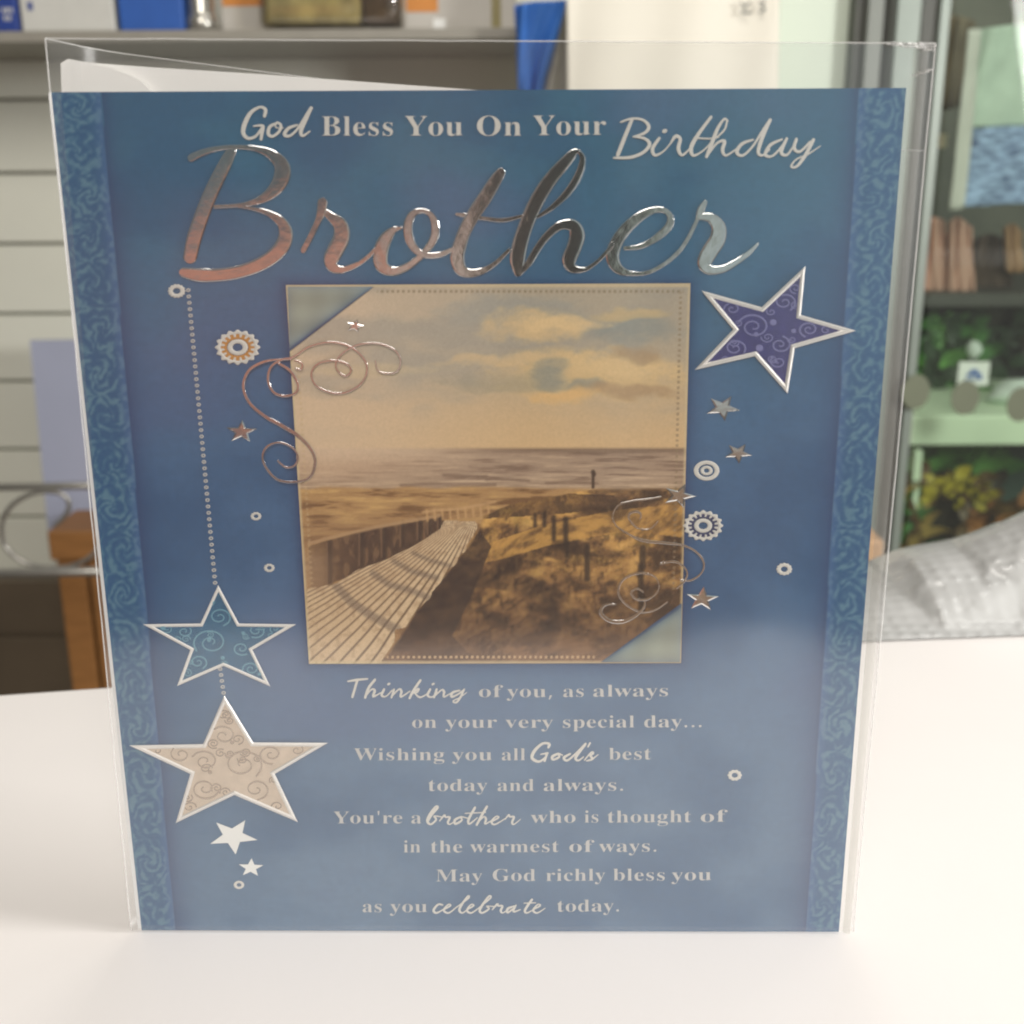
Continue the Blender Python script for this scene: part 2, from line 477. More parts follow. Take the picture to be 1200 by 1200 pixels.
GLYPHS = {
 "'": (151, ['57,306,69,306,53,364 44,480,48,422,65,480 107,480,86,480,103,422 94,306,99,364,82,306']),
 ',': (180, ['28,-87,42,-87,34,-61 47,-3,40,-33,53,28 61,78,58,55,82,78 124,78,103,78,126,75 129,71,127,73,123,47 104,-8,115,21,93,-36 71,-87,82,-62,57,-87']),
 '.': (180, ['89,-9,101,-9,78,-9 60,1,69,-6,52,9 48,36,48,20,48,53 60,71,52,64,69,78 89,81,78,81,101,81 119,71,111,78,127,64 132,36,132,53,132,20 119,1,127,9,111,-6']),
 'B': (443, ['16,0,90,0,16,6 16,17,16,12,39,18 62,32,54,23,71,41 75,82,75,58,75,178 75,369,75,273,75,388 69,412,73,403,66,422 51,433,60,429,43,437 15,439,31,439,15,444 15,455,15,450,84,455 220,455,152,455,338,455 396,351,396,420,396,296 287,247,360,261,375,231 418,132,418,192,418,90 371,35,403,58,339,12 238,0,295,0,164,0', '182,252,182,298,184,252 188,252,186,252,224,252 263,272,249,259,278,286 285,345,285,310,285,376 269,412,280,398,259,427 216,434,241,434,201,434 188,425,192,431,184,419 182,391,182,407,182,345', '222,24,206,24,251,24 283,49,271,32,295,66 301,128,301,92,301,165 277,208,293,192,261,223 197,231,235,231,192,231 182,231,187,231,182,176 182,65,182,120,182,50 190,33,185,39,196,27']),
 'G': (508, ['268,-10,328,-10,220,-10 141,19,177,0,105,39 57,103,77,67,37,139 28,229,28,181,28,276 57,352,37,317,77,387 139,435,105,415,174,455 257,465,213,465,292,465 369,441,330,457,376,437 388,436,382,436,395,436 406,443,401,438,410,448 419,465,415,455,425,465 437,465,431,465,437,413 437,308,437,360,431,308 420,308,426,308,410,335 382,379,398,359,366,399 329,426,349,415,309,438 267,443,289,443,186,443 146,228,146,371,146,157 180,67,157,104,203,31 275,13,235,13,301,13 328,27,318,18,338,37 343,71,343,51,343,90 343,128,343,109,343,149 329,170,338,163,320,178 275,182,302,182,275,187 275,198,275,193,350,198 500,198,425,198,500,193 500,182,500,187,478,182 457,171,464,178,450,163 446,128,446,149,446,95 446,29,446,62,387,3']),
 'M': (634, ['14,0,66,0,14,6 14,17,14,12,36,18 61,32,52,23,71,40 75,79,75,56,75,180 75,382,75,281,75,397 71,416,74,408,67,423 53,432,61,429,44,436 15,439,31,438,15,444 15,455,15,450,71,455 185,455,128,455,229,351 317,142,273,247,361,247 449,455,405,351,505,455 617,455,561,455,617,450 617,439,617,444,596,437 573,423,581,432,564,415 560,378,560,400,560,281 560,85,560,183,560,66 565,43,562,52,568,33 582,23,574,27,590,20 617,17,601,18,617,12 617,0,617,6,543,0 396,0,469,0,396,6 396,17,396,12,412,19 433,25,424,21,441,28 450,44,447,35,453,53 455,83,455,66,455,188 455,399,455,294,399,266 288,0,344,133,282,0 270,0,276,0,215,130 105,389,160,259,105,286 105,80,105,183,105,54 120,30,110,38,129,21 169,17,146,17,169,12 169,0,169,6,118,0']),
 'O': (525, ['261,-11,295,-11,227,-11 169,7,197,-5,140,19 94,58,116,36,73,79 45,134,57,105,33,163 28,228,28,194,28,261 45,321,33,292,57,350 95,397,73,376,116,419 170,448,141,436,199,460 265,466,231,466,298,466 357,448,329,460,385,436 431,399,410,420,452,377 481,323,469,352,492,294 498,228,498,262,498,194 481,134,492,163,469,105 430,58,452,79,409,36 355,7,384,19,326,-5', '265,12,228,12,341,12 379,228,379,84,379,298 348,389,369,352,326,425 260,443,297,443,183,443 145,228,145,371,145,157 177,67,156,104,199,30']),
 'W': (611, ['171,-11,177,-11,124,124 32,393,78,258,27,409 15,427,21,420,9,434 -15,439,-1,438,-15,444 -15,455,-15,450,50,455 181,455,115,455,181,450 181,439,181,444,166,438 150,432,156,436,143,428 140,410,140,421,140,401 148,373,143,388,173,300 223,153,198,226,249,220 301,353,275,286,296,368 286,399,291,383,281,415 267,429,275,425,260,434 229,439,247,437,229,444 229,455,229,450,299,455 439,455,369,455,439,450 439,439,439,444,408,439 393,412,393,430,393,406 399,386,395,398,424,313 474,166,449,239,496,234 541,369,518,302,546,385 549,406,549,398,549,418 538,430,545,426,531,435 503,439,519,438,503,444 503,455,503,450,543,455 624,455,584,455,624,450 624,439,624,444,611,436 594,421,601,430,588,412 575,379,581,398,532,249 446,-11,489,119,440,-11 428,-11,434,-11,390,96 316,309,353,202,274,202 190,-11,232,96,184,-11']),
 'Y': (426, ['101,0,177,0,101,6 101,17,101,12,125,18 148,32,140,23,156,40 161,81,161,56,161,113 161,179,161,146,122,248 46,387,84,317,34,409 14,429,24,423,10,432 1,435,5,434,-4,437 -13,438,-9,437,-13,444 -13,455,-13,450,60,455 207,455,133,455,207,450 207,438,207,444,203,438 195,438,199,438,183,438 167,432,174,436,159,428 156,416,156,423,156,410 164,392,158,402,192,336 248,226,220,281,277,272 333,366,305,319,343,383 349,408,349,397,349,428 298,438,332,438,297,438 295,438,296,438,295,444 295,455,295,450,343,455 439,455,391,455,439,450 439,438,439,444,428,437 409,424,418,432,400,417 383,392,392,406,345,329 268,203,306,266,268,163 268,81,268,122,268,56 280,32,272,40,288,23 328,17,304,18,328,12 328,0,328,6,252,0']),
 'a': (344, ['255,-10,282,-10,221,-10 200,35,203,5,170,6 95,-9,135,-9,72,-9 40,11,54,-2,27,25 20,63,20,42,20,93 63,136,35,117,92,155 199,190,137,173,199,207 199,241,199,224,199,260 187,282,195,274,179,291 148,296,166,296,119,296 104,274,104,288,104,271 113,257,107,266,120,248 123,231,123,239,123,219 110,202,119,209,101,194 77,191,90,191,63,191 45,203,52,195,37,211 33,236,33,223,33,252 49,278,38,266,60,291 95,308,75,300,114,315 162,318,136,318,210,318 263,292,244,310,283,275 293,210,293,247,293,161 293,62,293,112,293,51 295,40,293,43,296,36 304,34,299,34,309,34 320,42,314,37,323,37 329,28,326,32,307,2', '151,34,129,34,157,34 174,41,165,36,183,46 199,63,191,53,199,99 199,169,199,134,145,157 118,84,118,128,118,50']),
 'b': (361, ['43,-11,46,-11,43,122 43,388,43,255,43,409 37,428,41,423,32,434 8,439,23,438,8,445 8,455,8,450,51,455 138,455,95,455,138,396 138,279,138,338,160,305 221,318,188,318,245,318 284,299,266,312,302,286 326,245,316,268,337,222 342,166,342,196,342,132 323,75,335,102,310,49 270,13,292,28,247,-2 192,-10,221,-10,162,-10 105,28,133,3,88,15 53,-11,70,2,50,-11', '183,14,153,14,206,14 232,49,223,26,241,73 245,160,245,110,245,201 231,251,240,231,222,270 184,280,206,280,174,280 155,270,164,277,146,263 138,242,141,253,138,184 138,69,138,126,138,32']),
 'c': (293, ['156,-10,208,-10,130,-10 87,11,107,-3,66,25 38,68,50,44,26,92 19,150,19,119,19,182 40,237,26,211,54,262 96,297,72,282,119,312 175,319,146,319,207,319 250,298,232,312,268,284 277,245,277,267,277,233 266,215,274,223,259,208 236,204,249,204,210,204 196,251,196,220,196,254 197,261,196,258,197,265 197,271,197,268,197,288 169,297,188,297,131,297 112,187,112,260,112,139 137,76,120,102,154,51 204,38,176,38,228,38 271,72,250,49,276,68 285,60,280,64,251,13']),
 'd': (370, ['140,-10,176,-10,116,-10 78,10,96,-3,59,24 35,66,45,43,25,90 19,147,19,117,19,182 36,237,25,212,47,263 81,297,62,283,101,311 146,318,122,318,177,318 223,280,203,306,223,320 223,401,223,361,223,415 212,430,219,425,205,436 176,439,193,439,176,445 176,455,176,450,224,455 319,455,271,455,319,329 319,75,319,202,319,59 325,41,321,47,329,34 353,28,338,30,353,22 353,11,353,16,317,11 223,-10,274,4,223,6 223,39,223,23,204,6', '171,28,152,28,182,28 202,41,192,33,212,50 223,76,219,62,223,131 223,242,223,186,221,253 206,270,216,262,197,277 174,281,186,281,153,281 130,250,139,270,122,229 118,153,118,197,118,111 130,58,121,79,138,38']),
 'e': (301, ['154,-10,208,-10,128,-10 85,10,105,-3,64,24 37,69,49,43,25,94 19,157,19,123,19,188 38,240,26,216,50,265 87,298,66,284,108,311 157,318,131,318,196,318 249,280,226,306,271,255 283,173,283,219,283,171 283,166,283,168,227,166 117,166,172,166,118,84 199,42,145,42,226,42 270,86,249,57,275,81 285,73,280,77,252,17', '116,192,116,196,145,192 201,192,173,192,201,200 201,215,201,207,201,243 193,277,199,264,187,290 161,297,177,297,131,297 116,203,116,266,116,200']),
 'f': (214, ['15,0,76,0,15,5 15,16,15,11,26,17 40,22,35,19,45,25 50,35,48,29,51,40 52,73,52,53,52,141 52,277,52,209,40,277 16,277,28,277,16,288 16,310,16,299,28,310 52,310,40,310,52,325 52,353,52,339,52,389 85,436,63,416,106,455 174,465,136,465,202,465 240,446,224,458,255,433 263,400,263,418,263,385 252,367,259,374,244,359 224,355,235,355,212,355 195,365,203,359,188,372 185,391,185,380,185,400 193,420,187,410,194,422 196,426,195,424,197,429 197,433,197,431,197,440 180,443,192,443,166,443 153,430,157,439,150,421 148,390,148,408,148,364 148,310,148,337,166,310 203,310,185,310,203,299 203,277,203,288,185,277 148,277,166,277,148,206 148,65,148,136,148,45 158,26,151,32,165,19 199,16,178,16,199,11 199,0,199,5,138,0']),
 'g': (327, ['146,-140,201,-140,102,-140 48,-122,70,-134,25,-109 14,-75,14,-93,14,-53 69,-26,32,-36,39,-11 24,30,24,7,24,47 42,74,30,61,55,86 102,110,75,99,49,130 22,212,22,164,22,233 40,268,28,252,51,284 88,305,67,296,108,314 157,318,131,318,184,318 233,304,209,314,261,304 317,304,289,304,317,292 317,268,317,280,301,268 268,268,284,268,284,249 291,203,291,227,291,184 276,151,286,166,266,136 234,116,252,124,216,107 172,103,195,103,167,103 157,103,162,103,152,104 142,104,147,104,130,104 112,94,120,101,105,88 101,71,101,80,101,56 141,49,114,49,152,49 175,49,164,49,211,49 259,40,239,46,279,34 303,13,294,25,311,0 316,-37,316,-16,316,-69 272,-113,301,-94,243,-131', '157,124,141,124,173,124 190,146,184,131,196,160 199,211,199,182,199,240 190,276,196,262,184,290 157,297,173,297,141,297 124,276,130,290,117,262 114,211,114,240,114,182 124,146,117,160,130,131', '161,-116,131,-116,229,-116 263,-66,263,-99,263,-54 249,-41,259,-46,240,-37 205,-34,225,-34,169,-34 97,-34,133,-34,81,-45 73,-73,73,-57,73,-84 95,-103,80,-95,109,-112']),
 'h': (381, ['18,0,72,0,18,5 18,16,18,11,31,17 45,26,40,20,50,31 52,56,52,41,52,170 52,399,52,285,52,413 46,429,50,423,41,435 19,440,32,439,19,445 19,455,19,450,62,455 148,455,105,455,148,392 148,267,148,330,173,301 243,318,205,318,301,318 330,212,330,283,330,160 330,56,330,108,330,42 337,26,333,32,342,20 363,16,350,17,363,11 363,0,363,5,310,0 202,0,256,0,202,5 202,16,202,11,204,16 207,16,205,16,226,16 235,56,235,29,235,109 235,217,235,163,235,235 229,258,233,249,225,267 203,271,216,271,182,271 148,235,163,259,148,175 148,56,148,116,148,42 154,26,150,32,158,20 180,16,167,17,180,11 180,0,180,5,126,0']),
 'i': (198, ['101,362,115,362,86,362 65,376,74,367,55,386 50,412,50,398,50,427 65,449,55,439,74,458 101,463,86,463,115,463 137,449,127,458,146,439 151,412,151,427,151,398 136,376,146,386,126,367', '18,0,72,0,18,5 18,16,18,11,32,17 45,26,41,20,50,31 52,56,52,41,52,121 52,252,52,186,52,268 47,285,50,279,43,290 20,293,34,293,20,299 21,310,21,305,63,310 148,310,106,310,148,225 148,56,148,141,148,42 154,26,150,32,158,20 180,16,167,17,180,11 180,0,180,5,126,0']),
 'l': (199, ['18,0,72,0,18,5 18,16,18,11,32,17 45,26,41,20,50,31 52,56,52,41,52,170 52,398,52,284,52,412 47,429,51,423,43,435 20,439,34,439,20,445 20,455,20,450,63,455 148,455,106,455,148,322 148,56,148,189,148,42 154,26,150,32,158,20 180,16,167,17,180,11 180,0,180,5,126,0']),
 'm': (554, ['18,0,71,0,18,5 18,16,18,11,31,17 45,26,40,20,50,31 52,56,52,41,52,122 52,253,52,187,52,267 46,284,50,277,41,290 19,294,32,294,19,300 19,310,19,305,61,310 146,310,104,310,146,295 146,265,146,280,172,300 237,318,202,318,283,318 320,261,310,299,346,299 418,318,379,318,475,318 504,212,504,283,504,160 504,56,504,108,504,42 510,26,506,32,514,20 536,16,523,17,536,11 536,0,536,5,483,0 377,0,430,0,377,5 377,16,377,11,390,17 403,26,398,20,407,32 410,56,410,42,410,109 410,217,410,163,410,235 404,258,408,249,400,267 377,271,391,271,358,271 324,237,340,260,324,177 324,56,324,116,324,42 331,26,327,32,335,20 356,16,343,17,356,11 356,0,356,5,304,0 199,0,252,0,199,5 199,16,199,11,212,17 225,26,221,20,229,32 232,56,232,42,232,109 232,217,232,163,232,235 226,258,230,248,222,267 199,271,213,271,178,271 146,235,161,259,146,175 146,56,146,116,146,42 152,27,148,33,156,20 177,16,165,17,177,11 177,0,177,5,124,0']),
 'n': (381, ['18,0,72,0,18,5 18,16,18,11,31,17 45,26,40,20,50,31 52,56,52,41,52,122 52,253,52,187,52,267 46,284,50,277,41,290 19,294,32,294,19,300 19,310,19,305,62,310 148,310,105,310,148,296 148,267,148,282,172,301 243,318,204,318,301,318 330,212,330,283,330,160 330,56,330,108,330,42 337,26,333,32,342,20 363,16,350,17,363,11 363,0,363,5,310,0 202,0,256,0,202,5 202,16,202,11,204,16 207,16,205,16,226,16 235,56,235,29,235,109 235,217,235,163,235,235 229,258,233,249,225,267 203,271,216,271,182,271 148,235,163,259,148,175 148,56,148,116,148,42 154,26,150,32,158,20 180,16,167,17,180,11 180,0,180,5,126,0']),
 'o': (336, ['169,-10,198,-10,139,-10 90,11,113,-3,68,26 38,70,50,45,25,95 19,154,19,123,19,186 38,239,25,214,50,264 90,297,68,283,113,311 168,318,139,318,197,318 245,298,223,311,268,284 298,240,285,264,311,215 317,154,317,186,317,122 298,69,311,93,285,44 245,11,268,25,223,-3', '169,11,150,11,187,11 209,39,201,21,213,48 217,81,216,62,219,101 220,154,220,125,220,213 208,271,216,252,199,289 169,299,186,299,149,299 128,271,136,289,121,251 117,154,117,213,117,125 120,82,118,101,121,62 128,39,124,48,136,21']),
 'p': (371, ['17,-139,77,-139,17,-134 17,-124,17,-129,28,-123 40,-117,35,-121,45,-113 50,-101,49,-108,52,-94 52,-64,52,-82,52,39 52,243,52,141,52,264 46,283,50,277,42,289 19,295,33,293,19,300 19,310,19,305,61,310 143,310,102,310,143,294 143,263,143,278,163,300 230,319,192,319,254,319 293,298,275,312,311,284 335,241,325,265,345,217 350,160,350,190,350,127 334,72,345,98,324,46 291,12,310,26,273,-3 227,-10,251,-10,194,-10 148,32,168,4,148,2 148,-58,148,-28,148,-76 152,-99,149,-89,154,-108 167,-118,160,-114,174,-121 197,-123,184,-122,197,-128 197,-139,197,-134,137,-139', '195,28,174,28,216,28 239,59,231,39,248,81 253,154,253,112,253,195 241,248,249,226,234,268 199,278,220,278,178,278 148,235,161,264,148,180 148,69,148,124,158,42']),
 'r': (287, ['18,0,78,0,18,5 18,16,18,11,32,17 45,26,41,20,50,31 52,56,52,41,52,121 52,252,52,186,52,269 46,285,50,280,42,290 20,293,34,293,20,299 21,310,21,305,62,310 146,310,104,310,146,291 146,252,146,271,157,273 187,301,171,290,203,313 233,318,218,318,252,318 275,304,266,314,285,294 289,266,289,282,289,253 278,234,286,242,270,226 248,222,260,222,236,222 222,231,228,225,216,236 207,250,212,243,202,257 189,260,196,260,179,260 162,241,170,254,153,229 149,192,149,213,149,147 149,56,149,101,149,41 159,25,152,30,165,20 197,16,178,17,197,11 197,0,197,5,138,0']),
 's': (288, ['151,-10,183,-10,133,-10 87,6,112,-5,83,8 73,9,78,9,62,9 51,-9,55,3,46,-9 36,-9,41,-9,36,29 36,105,36,67,41,105 53,105,47,105,59,77 87,39,71,55,103,23 140,15,121,15,157,15 179,27,170,19,188,34 192,58,192,45,192,77 156,105,180,93,139,113 107,130,123,121,84,141 54,169,66,154,43,184 37,220,37,201,37,248 65,291,46,272,83,310 141,319,109,319,148,319 166,316,156,318,175,314 199,308,186,311,201,307 206,306,203,307,209,305 213,305,211,305,221,305 230,319,226,310,235,319 244,319,239,319,244,287 244,222,244,254,239,222 228,222,233,222,221,246 196,277,211,264,182,290 149,296,167,296,135,296 116,286,124,293,109,279 105,259,105,270,105,248 115,232,108,240,122,225 146,212,133,218,161,204 191,189,176,197,214,178 241,151,231,166,252,137 257,95,257,118,257,62 228,18,247,37,209,-1']),
 't': (228, ['124,-9,169,-9,97,-9 66,10,77,-3,54,24 48,71,48,44,48,140 48,279,48,210,39,279 20,279,30,279,20,286 20,300,20,293,47,325 88,369,70,348,106,390 129,424,120,408,134,424 144,424,139,424,144,386 144,310,144,348,165,310 208,310,186,310,208,300 208,279,208,289,186,279 144,279,165,279,144,213 144,82,144,148,144,68 149,51,146,58,153,44 168,40,159,40,184,40 206,75,196,52,212,72 222,66,217,69,202,16']),
 'u': (375, ['131,-10,151,-10,100,-10 65,17,78,-1,52,35 46,97,46,62,46,147 46,248,46,197,46,263 39,282,44,275,35,290 11,294,26,294,11,300 11,310,11,305,55,310 142,310,98,310,142,231 142,74,142,153,142,62 151,46,145,53,157,39 177,36,165,36,197,36 228,66,214,46,228,126 228,248,228,187,228,265 221,283,226,277,216,290 189,294,206,294,189,300 189,310,189,305,234,310 324,310,279,310,324,230 324,70,324,150,324,55 331,39,326,44,336,34 360,30,346,30,360,24 360,13,360,18,323,13 228,-10,279,5,228,7 228,40,228,24,217,25 186,3,203,12,169,-6']),
 'v': (306, ['142,-10,148,-10,108,76 38,248,73,162,32,262 22,281,27,273,17,289 -3,293,9,293,-3,299 -3,310,-3,305,53,310 164,310,108,310,164,305 164,294,164,300,161,294 156,294,158,294,138,294 129,276,129,288,129,273 130,268,129,271,148,219 185,122,167,171,202,166 236,253,219,209,239,262 241,272,241,268,241,287 203,294,229,294,203,300 203,310,203,305,237,310 305,310,271,310,305,305 305,295,305,300,292,292 278,279,283,287,272,271 260,243,266,259,227,159 160,-10,193,74,154,-10']),
 'w': (435, ['122,-10,128,-10,87,81 17,265,52,173,14,273 6,284,10,280,2,289 -11,293,-4,292,-11,299 -11,310,-11,305,39,310 138,310,89,310,138,305 138,293,138,299,129,293 120,289,123,292,116,287 114,276,114,282,114,273 116,266,115,269,116,262 120,253,118,257,135,211 167,127,151,169,181,163 211,235,196,199,208,245 201,266,204,256,197,277 190,288,194,285,186,292 168,295,179,294,168,300 168,310,168,305,220,310 323,310,271,310,323,305 323,293,323,299,305,293 296,276,296,287,296,274 296,269,296,272,297,266 298,262,297,264,310,222 336,141,323,181,351,179 382,256,367,218,385,263 387,275,387,270,387,282 380,289,384,286,375,291 356,295,367,293,356,300 356,310,356,305,386,310 445,310,415,310,445,305 445,295,445,300,436,294 425,284,429,291,421,278 412,258,416,269,376,169 304,-10,340,79,299,-10 289,-10,294,-10,267,59 223,197,245,128,195,128 140,-10,167,59,134,-10']),
 'y': (300, ['52,-140,69,-140,35,-140 10,-125,21,-135,-1,-115 -7,-84,-7,-101,-7,-72 5,-53,-3,-62,12,-44 36,-40,23,-40,47,-40 64,-49,57,-43,71,-56 75,-76,75,-65,75,-78 74,-81,74,-79,74,-83 74,-87,74,-85,74,-95 86,-99,78,-99,94,-99 114,-74,103,-90,120,-65 129,-44,125,-56,134,-33 140,-5,137,-20,106,80 36,251,71,165,32,261 25,275,28,269,21,281 15,287,18,285,11,291 -3,293,5,293,-4,293 -5,293,-4,293,-5,299 -5,310,-5,305,51,310 162,310,106,310,162,305 162,293,162,299,149,293 136,289,141,292,131,287 128,275,128,282,128,272 130,267,129,270,131,263 133,257,132,260,150,211 185,119,168,165,200,160 230,241,215,200,233,248 236,260,235,255,237,265 238,274,238,270,238,282 229,289,235,287,224,292 203,293,215,293,203,299 203,310,203,305,235,310 300,310,267,310,300,305 300,293,300,299,290,293 277,281,283,289,271,272 259,242,266,259,227,154 162,-24,194,65,151,-55 129,-96,140,-79,119,-112 95,-131,107,-124,83,-137']),
}

# ------------------------------------------------------------------ painting helpers (numpy, in photo pixels)
_rng = np.random.default_rng(3)
_lat = _rng.random((256, 256))


def vnoise(x, y):
    xi, yi = np.floor(x).astype(int), np.floor(y).astype(int)
    fx, fy = x - xi, y - yi
    fx, fy = fx * fx * (3 - 2 * fx), fy * fy * (3 - 2 * fy)
    g = lambda a, b: _lat[a & 255, b & 255]
    return (g(xi, yi) * (1 - fx) + g(xi + 1, yi) * fx) * (1 - fy) + (g(xi, yi + 1) * (1 - fx) + g(xi + 1, yi + 1) * fx) * fy


def fbm(x, y, o=4):
    s, a, t = 0, .5, 0
    for i in range(o):
        s = s + a * vnoise(x * 2 ** i + 17 * i, y * 2 ** i + 31 * i)
        t += a
        a *= .5
    return s / t


def sstep(a, b, x):
    t = np.clip((x - a) / (b - a), 0, 1)
    return t * t * (3 - 2 * t)


def over(img, col, m):
    return img + (np.array(col, float) - img) * np.clip(m, 0, 1)[..., None]


def seg_d(X, Y, a, b):
    dx, dy = b[0] - a[0], b[1] - a[1]
    t = np.clip(((X - a[0]) * dx + (Y - a[1]) * dy) / (dx * dx + dy * dy), 0, 1)
    return np.hypot(X - a[0] - t * dx, Y - a[1] - t * dy)


def line_m(X, Y, pts, w, soft=1.2):
    d = np.full(X.shape, 1e9)
    for a, b in zip(pts, pts[1:]):
        d = np.minimum(d, seg_d(X, Y, a, b))
    return 1 - sstep(w / 2 - soft / 2, w / 2 + soft, d)


def inside(X, Y, poly):
    r = np.zeros(X.shape, bool)
    n = len(poly)
    for i in range(n):
        (x1, y1), (x2, y2) = poly[i], poly[(i + 1) % n]
        if y1 == y2:
            continue
        c = ((y1 > Y) != (y2 > Y)) & (X < (x2 - x1) * (Y - y1) / (y2 - y1) + x1)
        r ^= c
    return r.astype(float)


def painted_grid(name, quad, n, m, paint, gain, h, material, parent, bulge=None):
    (a, b, c, d) = [np.array(q, float) for q in quad]      # TL TR BR BL in photo pixels
    # equal steps on the card itself
    A, B, C_, D = [np.array(card(*q, h)) for q in (a, b, c, d)]
    s, t = np.meshgrid(np.linspace(0, 1, n + 1), np.linspace(0, 1, m + 1))
    P = (A * (1 - s[..., None]) + B * s[..., None]) * (1 - t[..., None]) + (D * (1 - s[..., None]) + C_ * s[..., None]) * t[..., None]
    R = P - np.array(CAM)
    zc = R @ np.array(FWD)
    X = 600 + F * (R @ np.array(RIGHT)) / zc
    Y = 600 + F * (R @ np.array(DOWN)) / zc
    rgb = np.clip(paint(X, Y), 0, 255) / 255
    lin = np.where(rgb <= .04045, rgb / 12.92, ((rgb + .055) / 1.055) ** 2.4) * gain
    lin = np.clip(lin, 0, .95)
    V = (P - np.array(world_loc(parent))).reshape(-1, 3)
    w = n + 1
    i, j = np.meshgrid(np.arange(n), np.arange(m))
    q = (j * w + i).ravel()
    faces = np.stack([q + w, q + w + 1, q + 1, q], 1)
    me = bpy.data.meshes.new(name)
    me.vertices.add(len(V))
    me.vertices.foreach_set('co', V.astype(np.float32).ravel())
    me.loops.add(faces.size)
    me.loops.foreach_set('vertex_index', faces.ravel().astype(np.int32))
    me.polygons.add(len(faces))
    me.polygons.foreach_set('loop_start', np.arange(0, faces.size, 4, dtype=np.int32))
    me.update(calc_edges=True)
    at_ = me.color_attributes.new('print', 'FLOAT_COLOR', 'POINT')
    rgba = np.ones((len(V), 4), np.float32)
    rgba[:, :3] = lin.reshape(-1, 3)
    at_.data.foreach_set('color', rgba.ravel())
    me.materials.append(material)
    o = bpy.data.objects.new(name, me)
    COL.objects.link(o)
    o.parent = parent
    return o


TL, TR, BR, BL = (60, 108), (1062, 103), (983, 1092), (166, 1090)
INK = 0.86                                   # ink reflectance against the tone it shows under this light


def paint_card(X, Y):
    t = (Y - 105) / 986
    img = np.zeros(X.shape + (3,))
    top, mid, low = np.array((56, 110, 142.)), np.array((68, 109, 152.)), np.array((94, 126, 158.))  # low also carries wrapper haze painted into the print colour
    k1, k2 = sstep(0, .5, t)[..., None], sstep(.5, 1, t)[..., None]
    img[:] = top * (1 - k1) + mid * k1
    img = img * (1 - k2) + low * k2
    cl = fbm(X / 190, Y / 120, 4)
    img = over(img, (78, 104, 148), sstep(.5, .85, cl) * .5)
    img = over(img, (38, 82, 126), sstep(.52, .25, cl) * .5)
    img = over(img, (104, 122, 160), np.exp(-((X - 330) / 70) ** 2 - ((Y - 770) / 90) ** 2) * .5)
    # fine woven texture of the printed paper
    img = img * (1 + .035 * (vnoise(X / 2.2, Y / 7) - .5) + .045 * (vnoise(X / 7, Y / 2.2) - .5))[..., None]
    # patterned strips down both sides
    le = 60 + (Y - 108) / 982 * 106
    re = 1062 - (Y - 103) / 989 * 79
    wl = 58 + (Y - 108) / 982 * -19
    wr = 55 + (Y - 103) / 989 * -17
    for (e, w, sgn) in ((le, wl, 1), (re, wr, -1)):
        q = (X - e) * sgn / w                 # 0 at the card edge, 1 at the strip's inner edge
        strip = 1 - sstep(.98, 1.01, q)
        # printed drop shadow beside the strip
        img = over(img, (40, 66, 112), np.exp(-np.clip(q - 1, 0, 9) * w / 13) * (q > 1) * .75)
        base = np.zeros_like(img)
        base[:] = (52, 100, 140)
        # damask: curled leaves repeating down the strip
        yy = (Y - 100) / 52.0
        cell = np.floor(yy)
        fy = yy - cell - .5
        fx = q - .5 + .12 * np.sin(cell * 2.3)
        ang = np.arctan2(fy * 1.0, fx * 1.1)
        rad = np.hypot(fx * 1.1, fy)
        leaf = np.sin(ang * 3 + rad * 26 + 11 * fbm(X / 13, Y / 13, 3)) * .5 + .5
        dm = sstep(.36, .74, .34 * leaf + .66 * fbm(X / 6.5 + 40, Y / 6.5, 3))
        base = over(base, (96, 138, 160), dm * .8)
        base = over(base, (34, 86, 136), (1 - dm) * .5)
        base = over(base, (84, 116, 170), sstep(.7, 1, q) * .45)
        img = img * (1 - strip[..., None]) + base * strip[..., None]
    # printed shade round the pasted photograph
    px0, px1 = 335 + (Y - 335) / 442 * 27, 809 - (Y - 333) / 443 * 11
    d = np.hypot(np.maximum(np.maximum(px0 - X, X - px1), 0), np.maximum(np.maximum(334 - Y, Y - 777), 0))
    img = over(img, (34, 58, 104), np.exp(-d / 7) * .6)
    return img


